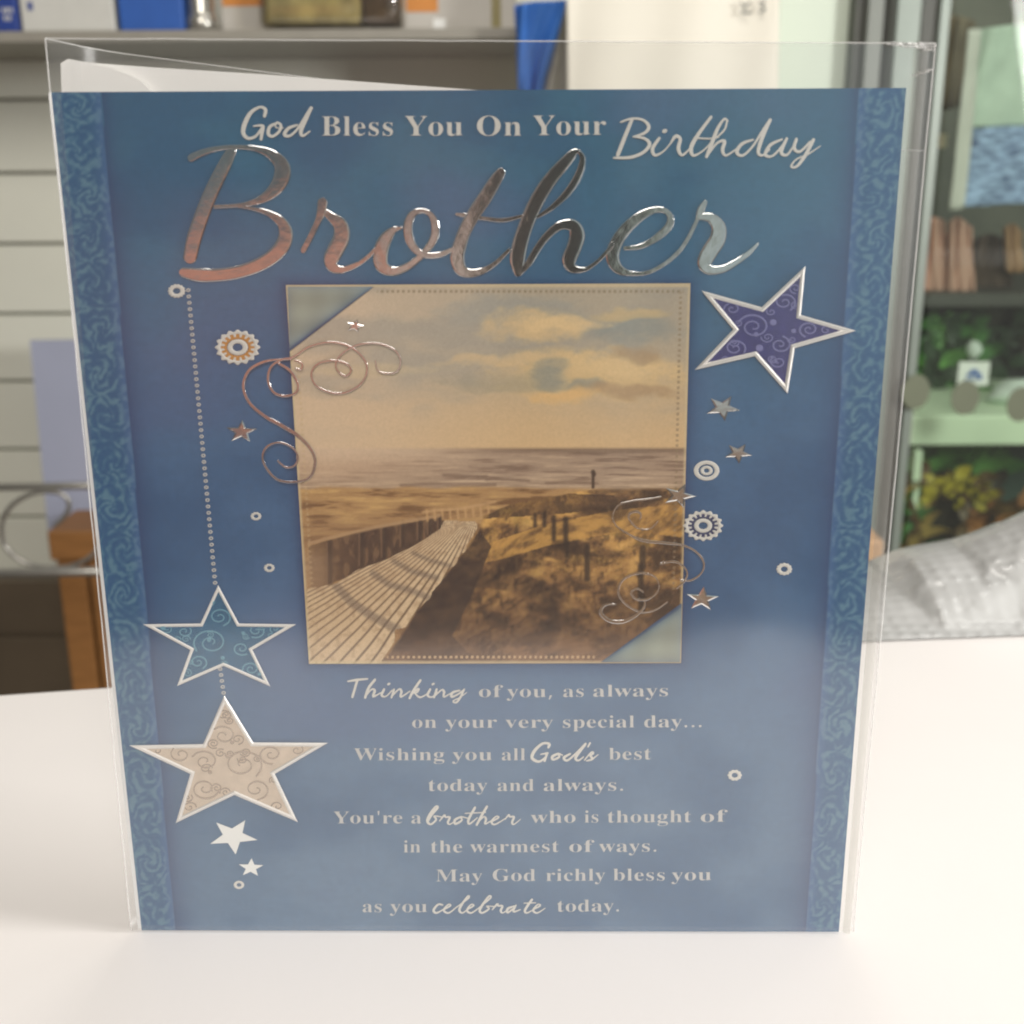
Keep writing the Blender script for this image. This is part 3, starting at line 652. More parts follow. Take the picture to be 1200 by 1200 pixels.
def paint_photo(X, Y):
    img = np.zeros(X.shape + (3,))
    # sky
    ky = (Y - 333) / 192
    a, b = np.array((176, 164, 144.)), np.array((210, 178, 134.))
    k = sstep(.25, 1.0, ky)[..., None]
    img[:] = a * (1 - k) + b * k
    img = over(img, (212, 188, 160), sstep(640, 350, X) * .8)
    wx = X + 30 * (fbm(X / 60, Y / 40, 3) - .5)
    wy = Y + 22 * (fbm(X / 50 + 9, Y / 30, 3) - .5)
    blue = fbm(wx / 105 + 3.3, wy / 34 + 1.7, 4)
    img = over(img, (156, 152, 142), sstep(.40, .80, blue) * sstep(1.0, .55, ky) * .6)
    def puff(cx, cy, rx, ry, col, s, soft=.5):
        nonlocal img
        dd = ((wx - cx) / rx) ** 2 + ((wy - cy) / ry) ** 2
        dd = dd + 1.1 * (fbm(X / 13, Y / 7, 5) - .5)
        img = over(img, col, sstep(1.5, soft - .45, dd) * s)
    puff(740, 385, 60, 18, (140, 146, 142), .7)
    puff(600, 365, 90, 20, (150, 152, 146), .6)
    puff(630, 383, 62, 20, (216, 186, 138), .85)
    puff(660, 378, 60, 10, (226, 196, 146), .8)
    puff(690, 440, 120, 30, (214, 184, 134), .9)
    puff(735, 425, 70, 18, (222, 192, 142), .8)
    puff(650, 440, 26, 14, (146, 146, 134), .85)
    puff(690, 453, 20, 8, (148, 146, 132), .8)
    puff(745, 412, 34, 9, (166, 142, 112), .75)
    puff(738, 458, 60, 9, (172, 144, 110), .8)
    puff(660, 464, 46, 11, (222, 182, 124), .9)
    puff(740, 366, 44, 9, (206, 180, 132), .7)
    puff(440, 432, 90, 7, (206, 186, 150), .5)
    puff(590, 424, 70, 7, (214, 186, 142), .7)
    puff(600, 447, 80, 12, (150, 146, 128), .5)
    # sea
    sea = sstep(523, 528, Y)
    sc = np.zeros_like(img)
    sc[:] = (164, 140, 118)
    st = fbm(X / 38, Y / 2.6, 4)
    sc = over(sc, (120, 96, 80), sstep(.5, .78, st) * .8)
    sc = over(sc, (190, 164, 136), sstep(.45, .2, st) * .8)
    sc = over(sc, (112, 90, 74), sstep(536, 525, Y) * sstep(420, 640, X) * .75)
    sc = over(sc, (200, 170, 140), sstep(620, 370, X) * .8 * sstep(590, 540, Y))
    sc = over(sc, (208, 182, 154), sstep(640, 380, X) * sstep(552, 526, Y))
    sc = over(sc, (214, 188, 158), sstep(.52, .75, fbm(X / 52 + 8, Y / 2.0, 4)) * sstep(545, 568, Y) * .7)
    sc = over(sc, (190, 164, 134), sstep(556, 572, Y) * .35)
    for (x0, x1, y, w) in ((520, 570, 557, 2.6), (470, 580, 568, 3), (640, 700, 565, 2), (570, 620, 562, 2)):
        sc = over(sc, (104, 82, 68), line_m(X, Y + .8 * np.sin(X / 13), [(x0, y), (x1, y + 1)], w * .8, 2.5) * .5)
    img = img * (1 - sea[..., None]) + sc * sea[..., None]
    # beach and far dune grass
    e = 571 + 5 * (fbm(X / 40, Y * 0 + 3, 3) - .5) + sstep(620, 800, X) * 2
    bm = sstep(e - 2, e + 3, Y)
    bc = np.zeros_like(img)
    bc[:] = (174, 136, 90)
    g = fbm(X / 34, Y / 5, 4)
    bc = over(bc, (106, 74, 46), sstep(.5, .75, g) * .8)
    bc = over(bc, (206, 168, 108), sstep(.47, .22, g) * .8)
    bc = over(bc, (150, 116, 82), sstep(590, 625, Y) * .5)
    img = img * (1 - bm[..., None]) + bc * bm[..., None]
    # fence along the walk
    fen = inside(X, Y, [(362, 640), (430, 620), (520, 606), (520, 622), (470, 652), (420, 672), (364, 692)])
    img = over(img, (74, 54, 42), fen * (.45 + .4 * fbm(X / 8, Y / 14, 3)) * sstep(350, 420, X) + fen * .3)
    img = over(img, (120, 92, 66), fen * sstep(.55, .7, fbm(X / 7, Y / 18, 3)) * .8)
    for (x, y0, y1) in ((386, 636, 690), (424, 625, 662), (450, 620, 652), (472, 614, 640), (492, 610, 632), (504, 609, 626), (516, 606, 622)):
        img = over(img, (62, 47, 38), line_m(X, Y, [(x, y0), (x, y1)], 6 if x < 460 else 3.5, 3) * .7)
        img = over(img, (150, 116, 84), line_m(X, Y, [(x - 3, y0), (x - 3, y1)], 1.4, 1.5) * .5)
    img = over(img, (176, 142, 104), line_m(X, Y, [(362, 637), (400, 627), (440, 618), (515, 604)], 3, 2) * .9)
    for x in range(500, 580, 9):
        img = over(img, (196, 156, 108), line_m(X, Y, [(x, 598 - (x - 500) * .07), (x + 1, 610 - (x - 500) * .09)], 2.2, 1.5) * .8)
    img = over(img, (196, 158, 112), line_m(X, Y, [(496, 600), (540, 596), (580, 588)], 2.2, 2) * .8)
    # dunes on the right
    dl = np.interp(Y, [572, 590, 604, 620, 650, 690, 735, 780], [700, 600, 566, 560, 540, 505, 474, 444])
    dn = sstep(-1, 5, X - dl + 6 * (fbm(X / 9, Y / 9, 2) - .5)) * sstep(570, 577, Y)
    ang = (X - 560) * .55 - (Y - 600)
    g1 = fbm((X + .35 * Y) / 46, (Y - .18 * X) / 20, 5)
    g2 = fbm((X - .4 * Y) / 20, (Y + .42 * X + 9 * np.sin(X / 31)) / 8 + 7, 4)
    dc = np.zeros_like(img)
    dc[:] = (128, 94, 60)
    g3 = .6 * fbm(X / 4.2 + .25 * np.sin(Y / 9), Y / 7.5 + 3, 3) + .4 * fbm(X / 11, Y / 9 + 3, 3)
    g4 = fbm(X / 19 + 5, Y / 13, 4)
    dc = over(dc, (60, 42, 30), sstep(.44, .70, .7 * g1 + .3 * g4) * .85)
    lit = sstep(.56, .34, g1) * sstep(735, 610, Y)
    dc = over(dc, (206, 156, 84), lit * .8)
    dc = over(dc, (222, 178, 104), sstep(.5, .75, g2) * (.15 + .6 * lit))
    dc = over(dc, (44, 30, 22), sstep(.5, .25, g2) * .5)
    dc = over(dc, (214, 170, 100), sstep(.52, .8, g3) * (.25 + .5 * lit))
    dc = over(dc, (40, 28, 22), sstep(.5, .22, g3) * .5)
    dc = over(dc, (140, 116, 60), sstep(.5, .7, g4) * lit * .4)
    band = inside(X, Y, [(566, 660), (575, 636), (640, 614), (720, 598), (800, 590), (800, 630), (740, 622), (690, 630), (640, 640), (600, 652)])
    dc = over(dc, (204, 156, 82), band * (.35 + .6 * sstep(.35, .7, g2)) * .85)
    ridge = inside(X, Y, [(562, 592), (600, 584), (650, 578), (720, 580), (725, 594), (660, 602), (600, 606), (562, 608)])
    dc = over(dc, (58, 40, 30), ridge * (.12 + .68 * sstep(.35, .65, .5 * g2 + .5 * g3)))
    dc = over(dc, (70, 48, 36), sstep(700, 745, Y) * .28)
    path = inside(X, Y, [(562, 622), (576, 640), (552, 700), (530, 745), (560, 777), (444, 777), (476, 735), (508, 690)])
    dc = over(dc, (54, 40, 34), path * (.5 + .4 * fbm(X / 12, Y / 6, 3)))
    dc = over(dc, (150, 114, 86), sstep(725, 776, Y) * (.25 + .6 * g2))
    img = img * (1 - dn[..., None]) + dc * dn[..., None]
    for (x, y0, y1, w) in ((649, 606, 632, 4), (663, 608, 640, 5), (638, 602, 616, 3), (627, 603, 616, 2.5), (688, 640, 678, 6), (753, 642, 664, 7),
                           (751, 664, 700, 6), (752, 700, 716, 7), (665, 636, 650, 3)):
        img = over(img, (42, 31, 25), line_m(X, Y, [(x, y0), (x, y1)], w * .85, 3) * .8)
    img = over(img, (70, 52, 42), line_m(X, Y, [(695, 554), (695, 571)], 2.6, 1.5))
    img = over(img, (70, 52, 42), line_m(X, Y, [(695, 553), (696, 556)], 4, 1.5))
    # boardwalk
    right = [(445, 778), (462, 752), (463, 738), (476, 735), (490, 713), (505, 700), (506, 694), (522, 676), (523, 670), (536, 660), (537, 653),
             (546, 645), (547, 639), (553, 630), (560, 618)]
    walk = inside(X, Y, right + [(557, 611), (520, 610), (516, 620), (484, 640), (452, 656), (418, 668), (394, 684), (360, 690), (360, 778)])
    wc = np.zeros_like(img)
    wc[:] = (214, 188, 152)
    wc = over(wc, (170, 140, 108), sstep(.45, .75, fbm(X / 6, Y / 6, 3)) * .5)
    u = (X - 562) / np.maximum(Y - 594, 4)
    ph = u / .100 + .15 * (fbm(X / 40, Y / 40, 2) - .5)
    ln = np.abs(ph - np.round(ph))
    wid = np.clip(2.1 / np.maximum((Y - 594) * .092, 2), .05, .24)
    wc = over(wc, (84, 64, 48), sstep(wid * .8 + .05, wid * .25, ln) * .75)
    wc = over(wc, (186, 154, 118), (np.sin(np.floor(ph) * 12.9) * .5 + .5) * .35)
    for pts, w in (([(394, 687), (412, 706), (436, 722), (466, 738)], 8), ([(437, 672), (456, 685), (482, 692), (504, 701)], 5.5),
                   ([(462, 658), (484, 670), (512, 677)], 4.5), ([(484, 648), (505, 657), (528, 663)], 3)):
        wc = over(wc, (104, 90, 80), line_m(X, Y, pts, w, 3.5) * .48)
    img = img * (1 - walk[..., None]) + wc * walk[..., None]
    # the walk's ragged dark side and the grass edge soften the print
    img = over(img, (176, 146, 116), np.exp(-((X - 362) / 26) ** 2) * sstep(640, 660, Y) * sstep(705, 680, Y) * .5)
    # thin pale border and printed stitching
    x0, x1 = 335 + (Y - 335) / 442 * 27, 809 - (Y - 333) / 443 * 11
    edge = np.minimum(np.minimum(X - x0, x1 - X), np.minimum(Y - 334, 777 - Y))
    img = over(img, (206, 188, 150), sstep(4, 1, edge) * .75)
    dash = sstep(-.2, .35, np.sin(X * 2 * np.pi / 6.2)) * (1 - sstep(.8, 2.2, np.abs(Y - 341.5))) * sstep(440, 446, X) * sstep(803, 799, X)
    img = over(img, (132, 118, 92), dash * .75)
    dash = sstep(-.2, .35, np.sin(Y * 2 * np.pi / 6.2)) * (1 - sstep(.8, 2.2, np.abs(X - (x1 - 11)))) * sstep(340, 345, Y) * sstep(700, 690, Y)
    img = over(img, (138, 120, 94), dash * .7)
    dash = sstep(-.2, .35, np.sin(X * 2 * np.pi / 6.2)) * (1 - sstep(.8, 2.2, np.abs(Y - 770))) * sstep(450, 456, X) * sstep(700, 694, X)
    img = over(img, (216, 184, 140), dash * .8)
    dash = sstep(-.2, .35, np.sin(Y * 2 * np.pi / 6.2)) * (1 - sstep(.8, 2.2, np.abs(X - (x0 + 9)))) * sstep(415, 420, Y)
    img = over(img, (196, 170, 130), dash * .45)
    img = img * (1 + .05 * (vnoise(X / 1.7, Y / 1.7) - .5))[..., None]
    return img


def paint_corner(X, Y):
    """translucent mounting corner: pale grey green, bluer towards its edges, with a faint woven grid"""
    img = np.zeros(X.shape + (3,))
    img[:] = (158, 164, 150)
    up = Y < 560
    d = np.where(up, (439 - X) * .74 + (335.5 - Y) * 1.0, (X - 704) * .70 - (776 - Y) * 1.0) / 1.24
    e = np.where(up, np.minimum(X - 337, Y - 336), np.minimum(798.5 - X, 776 - Y))
    img = over(img, (112, 138, 152), np.exp(-np.clip(d, 0, 99) / 9) * .75)
    img = over(img, (52, 76, 112), np.exp(-np.clip(d, 0, 99) / 2.2) * .9)
    img = over(img, (120, 140, 156), np.exp(-np.clip(e, 0, 99) / 4) * .6)
    img = img * (1 + .05 * np.sin(X / 5.5) * (1 - .5) + .04 * np.sin(Y / 5.2))[..., None]
    return img

# ------------------------------------------------------------------ the counter
eL, eR = on_counter(0, 812), on_counter(1200, 729)
dirE = (eR - eL).normalized()
A0, A1 = eL - dirE * 1.2, eL + dirE * 2.2
mb = MB().prism([(A0.x, -.19, 0), (A1.x, -.19, 0), (A1.x, A1.y, 0), (A0.x, A0.y, 0)], (0, 0, -.03))
counter = bevel(mb.build('counter_top', M['counter']), .003, 3)
tag(counter, 'white laminate shop counter the card stands on', 'counter', kind='structure')

# ------------------------------------------------------------------ the greeting card
CARD = empty('greeting_card', (0, 0, 0), 'blue birthday card with silver foil lettering and a seaside boardwalk picture on the counter', 'greeting card')
M['front'] = print_mat('printed blue card')
M['photo'] = print_mat('printed seaside picture', .4, .03)
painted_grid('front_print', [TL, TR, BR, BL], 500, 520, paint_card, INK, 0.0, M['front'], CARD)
up = NRM
q = [card(*p, -.00006) for p in (TL, TR, BR, BL)]
MB().prism(q[::-1], NRM * -.0004).build('front_leaf', M['white_stock'], CARD)
# the back leaf opens a little to the right; its white fold shows along the left edge
tl, bl = card(58, 108, -.0012), card(163, 1091, -.0012)
tr, br = card(1058, 106, -.0012), card(980, 1090, -.0012)
hl = (tr - tl) * 1.0
MB().prism([bl, br - NRM * .004, tr - NRM * .004, tl], NRM * -.0004).build('back_leaf', M['white_stock'], CARD)
MB().prism([card(56.5, 109, -.0007), card(162, 1091, -.0007), card(169, 1091, -.0007), card(63, 109, -.0007)], NRM * -.0003).build('fold', M['white_stock'], CARD)

# the pasted picture
painted_grid('picture', [(335, 334), (809, 332), (798, 777), (362, 778)], 420, 420, paint_photo, INK * 1.25, .0003, M['photo'], CARD)
M['corner'] = print_mat('pale translucent corner paper', .45, .04)
painted_grid('picture_corner', [(337, 336), (438, 336), (340.4, 411), (339.6, 411)], 60, 50, paint_corner, INK * 1.05, .0005, M['corner'], CARD)
painted_grid('picture_corner', [(798.4, 707), (799.0, 707), (797, 776), (704, 776)], 60, 50, paint_corner, INK * 1.05, .0005, M['corner'], CARD)

# ---- lettering
_gm = {}


def glyph(ch, off):
    if ch in _gm:
        return _gm[ch]
    adv, splines = GLYPHS[ch]
    cu = bpy.data.curves.new('glyph', 'CURVE')
    cu.dimensions = '2D'
    cu.fill_mode = 'BOTH'
    cu.resolution_u = 3
    cu.offset = off
    for s in splines:
        pts = [[int(v) / 1000 for v in p.split(',')] for p in s.split(' ')]
        sp = cu.splines.new('BEZIER')
        sp.bezier_points.add(len(pts) - 1)
        sp.use_cyclic_u = True
        for bp, p in zip(sp.bezier_points, pts):
            bp.handle_left_type = bp.handle_right_type = 'FREE'
            bp.co, bp.handle_left, bp.handle_right = (p[0], p[1], 0), (p[2], p[3], 0), (p[4], p[5], 0)
    ob = bpy.data.objects.new('glyph', cu)
    COL.objects.link(ob)
    bpy.context.view_layer.update()
    me = bpy.data.meshes.new_from_object(ob.evaluated_get(bpy.context.evaluated_depsgraph_get()))
    r = (adv / 1000, [(v.co.x, v.co.y) for v in me.vertices], [tuple(p.vertices) for p in me.polygons])
    bpy.data.objects.remove(ob)
    bpy.data.curves.remove(cu)
    bpy.data.meshes.remove(me)
    _gm[ch] = r
    return r


def type_line(mb, text, x0, x1, base0, base1, sy, h=.00022, off=-.0045, space=.21):
    n = 0
    xs = []
    for ch in text:
        xs.append(n)
        n += space if ch == ' ' else glyph(ch, off)[0] + .012
    sx = (x1 - x0) / n
    for ch, gx in zip(text, xs):
        if ch == ' ':
            continue
        adv, vs, fs = glyph(ch, off)
        mb.add([card(x0 + (gx + x) * sx, base0 + (base1 - base0) * (gx + x) / n - y * sy, h) for x, y in vs], fs)


# heading
mb = MB()
type_line(mb, 'Bless', 376, 463, 159, 159, 50)
type_line(mb, 'You', 475, 544, 159, 159, 51)
type_line(mb, 'On', 557, 613, 159, 159, 51)
type_line(mb, 'Your', 625, 711, 158.5, 158, 51)
for s in zs(270, 110, 5.4545,
            [(218, 140, 24), (224, 102, 26), (190, 85, 18), (132, 118, 28), (92, 190, 34), (82, 250, 30), (112, 284, 24), (160, 272, 20), (200, 220, 18)],
            [(150, 206, 12), (190, 202, 18), (208, 210, 24), (200, 255, 26), (196, 288, 22)],
            [(292, 190, 18), (252, 210, 24), (242, 255, 26), (270, 272, 20), (312, 240, 22), (322, 200, 20), (296, 184, 16), (290, 214, 10), (335, 218, 10)],
            [(425, 200, 16), (372, 220, 24), (345, 260, 26), (380, 268, 20), (430, 222, 18), (490, 130, 22), (515, 92, 26)],
            [(514, 95, 24), (478, 170, 30), (450, 240, 28), (464, 268, 20), (506, 240, 12)]):
    stroke(mb, s, .0002, .00008, n=5, wide=.88)
for s in zs(710, 120, 4.615,
            [(140, 95, 20), (105, 180, 24), (65, 282, 24)],
            [(82, 106, 12), (140, 88, 14), (200, 95, 16), (232, 130, 22), (210, 165, 18), (150, 186, 12)],
            [(150, 186, 10), (210, 196, 18), (236, 228, 22), (200, 272, 20), (130, 298, 20), (46, 300, 14)],
            [(288, 195, 18), (252, 250, 22), (265, 286, 18), (312, 264, 10), (352, 218, 10)],
            [(316, 156, 24), (320, 154, 24)],
            [(350, 222, 10), (376, 184, 22), (402, 198, 20), (392, 250, 24), (412, 286, 16), (455, 250, 10)],
            [(568, 80, 18), (505, 165, 22), (462, 240, 26), (472, 287, 18), (522, 264, 10), (565, 222, 10)],
            [(478, 192, 10), (565, 196, 10), (610, 188, 8)],
            [(658, 100, 12), (640, 90, 14), (605, 140, 20), (575, 215, 24), (545, 292, 20)],
            [(655, 100, 12), (640, 150, 12), (585, 200, 10)],
            [(550, 285, 12), (602, 220, 14), (642, 210, 20), (630, 258, 22), (650, 287, 14), (706, 252, 10)],
            [(795, 202, 12), (735, 225, 20), (708, 270, 22), (740, 287, 16), (792, 240, 14), (850, 150, 16), (888, 96, 20)],
            [(888, 96, 18), (842, 200, 24), (824, 270, 22), (848, 286, 14), (885, 255, 10)],
            [(952, 200, 12), (890, 230, 20), (862, 282, 20), (900, 290, 14), (950, 240, 14), (978, 196, 16)],
            [(976, 200, 16), (948, 270, 22), (982, 282, 14), (1028, 214, 10)],
            [(1030, 200, 18), (1018, 248, 22), (1050, 266, 16), (1104, 214, 14)],
            [(1122, 203, 20), (1076, 290, 22), (1032, 346, 16), (1002, 346, 14), (1030, 308, 10), (1090, 282, 10), (1160, 236, 6)]):
    stroke(mb, s, .0002, .00008, n=5, wide=.88)
mb.build('heading_lettering', M['cream'], CARD)['label'] = 'cream heading reading God Bless You On Your Birthday'

# big foil name, embossed
mb = MB()
Z1 = zs(200, 160, 5.4545,
        [(390, 90, 60), (350, 170, 78), (290, 290, 86), (240, 400, 88), (190, 530, 90), (150, 650, 92), (124, 770, 84)],
        [(130, 137, 46), (200, 104, 42), (300, 76, 30), (420, 66, 26), (540, 76, 34), (640, 112, 60), (706, 180, 90), (712, 250, 98), (675, 325, 84), (600, 390, 56), (500, 428, 32), (400, 442, 24), (285, 448, 24)],
        [(430, 446, 16), (530, 462, 22), (625, 490, 36), (705, 545, 62), (735, 620, 86), (712, 700, 90), (640, 775, 84), (540, 830, 80), (420, 868, 76), (300, 884, 76), (180, 884, 80), (82, 868, 58)],
        [(848, 725, 38), (890, 645, 38), (938, 545, 40), (962, 478, 56), (970, 422, 62)],
        [(968, 470, 40), (1020, 508, 52), (1082, 565, 88), (1092, 640, 100), (1058, 715, 100), (1026, 785, 92), (1040, 835, 66), (1100, 850, 40), (1200, 812, 28)])
Z2 = zs(380, 170, 5.4545,
        [(110, 806, 30), (190, 775, 30), (262, 728, 28), (320, 672, 26)],
        [(494, 528, 14), (440, 545, 44), (392, 600, 78), (362, 680, 92), (366, 765, 84), (430, 806, 56), (520, 782, 46), (600, 725, 42), (665, 655, 44), (705, 580, 52), (706, 500, 48), (678, 442, 34), (626, 420, 30), (566, 440, 44), (536, 505, 56), (542, 595, 56), (584, 668, 46), (650, 704, 36), (740, 700, 36), (820, 664, 24)],
        [(1128, 175, 58), (1090, 232, 76), (1030, 330, 86), (962, 430, 84), (902, 540, 80), (866, 640, 84), (850, 720, 88), (872, 792, 74), (930, 818, 52), (1010, 804, 40), (1092, 756, 28), (1180, 670, 22)])
Z3 = zs(520, 160, 5.4545,
        [(82, 496, 18), (140, 504, 28), (250, 522, 24), (380, 534, 26), (500, 508, 20)],
        [(868, 96, 20), (836, 100, 44), (788, 150, 66), (704, 245, 80), (632, 345, 88), (570, 460, 90), (520, 580, 90), (484, 700, 96), (470, 790, 92), (476, 868, 54)],
        [(862, 96, 20), (886, 130, 34), (880, 190, 42), (846, 275, 46), (780, 370, 44), (690, 455, 32), (600, 512, 18)],
        [(484, 874, 26), (540, 812, 42), (602, 710, 44), (672, 622, 46), (750, 566, 52), (826, 570, 74), (852, 630, 94), (832, 710, 90), (802, 788, 88), (824, 842, 54), (900, 850, 28), (980, 800, 22), (1046, 732, 24), (1080, 690, 24)])
Z4 = zs(690, 220, 5.4545,
        [(232, 386, 24), (330, 375, 30), (430, 322, 42), (508, 250, 48), (520, 185, 40), (474, 142, 34), (392, 150, 44), (302, 202, 62), (222, 280, 70), (168, 370, 78), (152, 450, 80), (190, 518, 60), (270, 548, 30), (380, 540, 24), (490, 482, 24), (580, 402, 26), (642, 310, 26), (692, 205, 24)],
        [(700, 190, 34), (716, 142, 46), (744, 92, 30)],
        [(704, 186, 36), (778, 192, 58), (828, 250, 88), (822, 330, 98), (772, 410, 98), (740, 480, 88), (772, 524, 58), (860, 518, 44), (950, 470, 36), (1030, 410, 28), (1080, 358, 16)])
for i, s in enumerate(Z1 + Z2 + Z3 + Z4):
    stroke(mb, s, .00022 + .000012 * (i % 4), .00009, n=8, wide=1.06)
mb.build('foil_lettering', M['foil'], CARD)['label'] = 'large embossed silver foil lettering reading Brother'

# verse lines
S = 31.0


def verse(items, scripts=()):
    runs = [[]]
    for it in items:
        if runs[-1] and it[1] - runs[-1][-1][2] > 30:
            runs.append([])
        runs[-1].append(it)
    for run in runs:
        mb = MB()
        for (t, x0, x1, b0, b1) in run:
            type_line(mb, t, x0, x1, b0, b1, S, h=.00015)
        mb.build('verse_line', M['cream_dim'], CARD)
    if scripts:
        mb = MB()
        for s in scripts:
            stroke(mb, s, .0002, .00006, n=4, wide=.84)
        mb.build('script_word', M['cream'], CARD)


verse([('of', 560, 588, 817, 817), ('you,', 594, 650, 817, 817), ('as', 659, 686, 817, 816.5), ('always', 694, 785, 816.5, 816)],
      zs(380, 780, 5,
         [(140, 92, 12), (190, 84, 18), (252, 78, 12)], [(192, 90, 18), (165, 182, 18)],
         [(296, 84, 18), (260, 130, 20), (240, 186, 18)], [(245, 176, 10), (276, 140, 12), (296, 146, 18), (286, 182, 16), (330, 160, 8)],
         [(350, 140, 16), (336, 174, 18), (362, 180, 10), (396, 146, 10)], [(376, 109, 16), (380, 107, 16)],
         [(408, 142, 16), (394, 186, 14)], [(398, 178, 10), (438, 138, 12), (452, 152, 18), (448, 184, 14), (502, 150, 8)],
         [(562, 88, 18), (520, 150, 18), (500, 190, 16)], [(510, 172, 10), (552, 134, 14), (545, 156, 12), (522, 160, 8)], [(528, 158, 10), (560, 186, 14), (605, 165, 8)],
         [(620, 140, 16), (605, 174, 18), (632, 184, 10), (660, 155, 8)], [(636, 109, 16), (640, 107, 16)],
         [(658, 140, 16), (643, 186, 14)], [(648, 178, 10), (688, 142, 12), (702, 155, 18), (700, 184, 12), (745, 160, 8)],
         [(792, 146, 12), (752, 158, 18), (746, 184, 16), (788, 165, 12), (820, 140, 12)], [(818, 142, 14), (798, 184, 16), (774, 216, 14), (754, 208, 10), (796, 186, 8), (834, 158, 6)]))
verse([('on', 482, 513, 853, 853), ('your', 522, 583, 853, 853), ('very', 592, 649, 853, 853), ('special', 658, 745, 853, 852.5), ('day...', 754, 825, 852.5, 852)])
verse([('Wishing', 415, 522, 891, 891), ('you', 530, 578, 891, 891), ('all', 587, 617, 891, 891), ('best', 713, 764, 890.5, 890)],
      zs(600, 780, 4.444,
         [(190, 424, 16), (194, 408, 16), (160, 406, 16), (120, 440, 20), (104, 480, 20), (138, 500, 16), (172, 480, 12), (182, 458, 14), (170, 496, 14)], [(150, 462, 8), (184, 456, 14)],
         [(236, 460, 14), (210, 474, 18), (214, 490, 14), (246, 476, 14), (240, 458, 12), (262, 466, 8)],
         [(302, 460, 12), (270, 480, 18), (288, 494, 14), (330, 460, 12), (382, 408, 14)], [(380, 412, 16), (332, 478, 18), (346, 494, 12), (372, 476, 8)],
         [(406, 404, 12), (396, 422, 10)], [(378, 492, 8), (412, 452, 10), (424, 456, 12), (408, 470, 14), (420, 486, 14), (390, 496, 10)], [(418, 488, 10), (448, 464, 6)]))
verse([('today', 501, 572, 927, 927), ('and', 582, 627, 927, 927), ('always.', 636, 733, 927, 926.5)])
verse([("You're", 391, 473, 965, 965), ('a', 481, 495, 965, 965), ('who', 622, 676, 964.5, 964), ('is', 684, 703, 964, 964), ('thought', 711, 811, 964, 963.5), ('of', 820, 851, 963.5, 963)],
      zs(380, 930, 5,
         [(605, 165, 14), (630, 122, 18), (664, 82, 18), (652, 76, 12), (622, 116, 18), (604, 160, 20), (624, 180, 14), (656, 152, 14), (642, 132, 10), (685, 136, 8)],
         [(676, 160, 8), (704, 126, 14), (710, 138, 12), (736, 138, 14), (724, 168, 16), (736, 180, 10), (768, 160, 8)],
         [(802, 136, 12), (766, 154, 18), (768, 178, 16), (806, 156, 14), (800, 136, 10), (846, 146, 8)],
         [(882, 84, 18), (846, 150, 18), (850, 178, 14), (896, 142, 8)], [(826, 116, 8), (945, 110, 8)],
         [(952, 78, 18), (920, 132, 18), (894, 182, 16)], [(898, 172, 8), (934, 136, 10), (948, 150, 16), (942, 178, 12), (984, 156, 8)],
         [(986, 162, 10), (1022, 140, 12), (1006, 134, 10), (980, 164, 16), (1000, 181, 12), (1064, 144, 8)],
         [(1060, 150, 8), (1082, 124, 14), (1086, 136, 12), (1112, 136, 14), (1100, 168, 16), (1112, 180, 10), (1150, 150, 5)]))
verse([('in', 472, 494, 999, 999), ('the', 504, 543, 999, 999), ('warmest', 551, 656, 999, 998.5), ('of', 666, 695, 998.5, 998.5), ('ways.', 702, 772, 998.5, 998)])
verse([('May', 510, 566, 1033, 1033), ('God', 576, 629, 1032.5, 1032.5), ('richly', 639, 710, 1032.5, 1032), ('bless', 718, 781, 1032, 1032), ('you', 787, 835, 1032, 1031.5)])
verse([('as', 424, 449, 1069, 1069), ('you', 457, 502, 1069, 1069), ('today.', 652, 728, 1068.5, 1068)],
      zs(380, 930, 5,
         [(692, 652, 12), (666, 650, 14), (640, 684, 18), (660, 699, 14), (708, 672, 8)],
         [(708, 676, 10), (740, 656, 12), (726, 650, 10), (700, 684, 16), (730, 699, 12), (778, 662, 8)],
         [(778, 664, 8), (846, 612, 12), (838, 604, 12), (792, 676, 18), (810, 699, 12), (844, 674, 8)],
         [(844, 676, 10), (876, 656, 12), (860, 650, 10), (836, 684, 16), (862, 699, 12), (908, 668, 8)],
         [(908, 668, 8), (974, 612, 12), (962, 604, 14), (912, 678, 18), (926, 699, 14), (966, 674, 12), (950, 660, 8), (1004, 662, 8)],
         [(985, 680, 8), (1014, 646, 14), (1018, 658, 12), (1044, 658, 14), (1034, 686, 16), (1046, 699, 10), (1076, 680, 8)],
         [(1118, 658, 10), (1076, 674, 18), (1074, 698, 14), (1116, 668, 12)], [(1122, 656, 12), (1108, 692, 14), (1148, 680, 8)],
         [(1216, 622, 16), (1176, 682, 18), (1188, 699, 12), (1232, 676, 8)], [(1172, 642, 8), (1238, 640, 8)],
         [(1232, 676, 10), (1266, 656, 12), (1250, 650, 10), (1224, 684, 16), (1248, 699, 12), (1294, 672, 6)]))

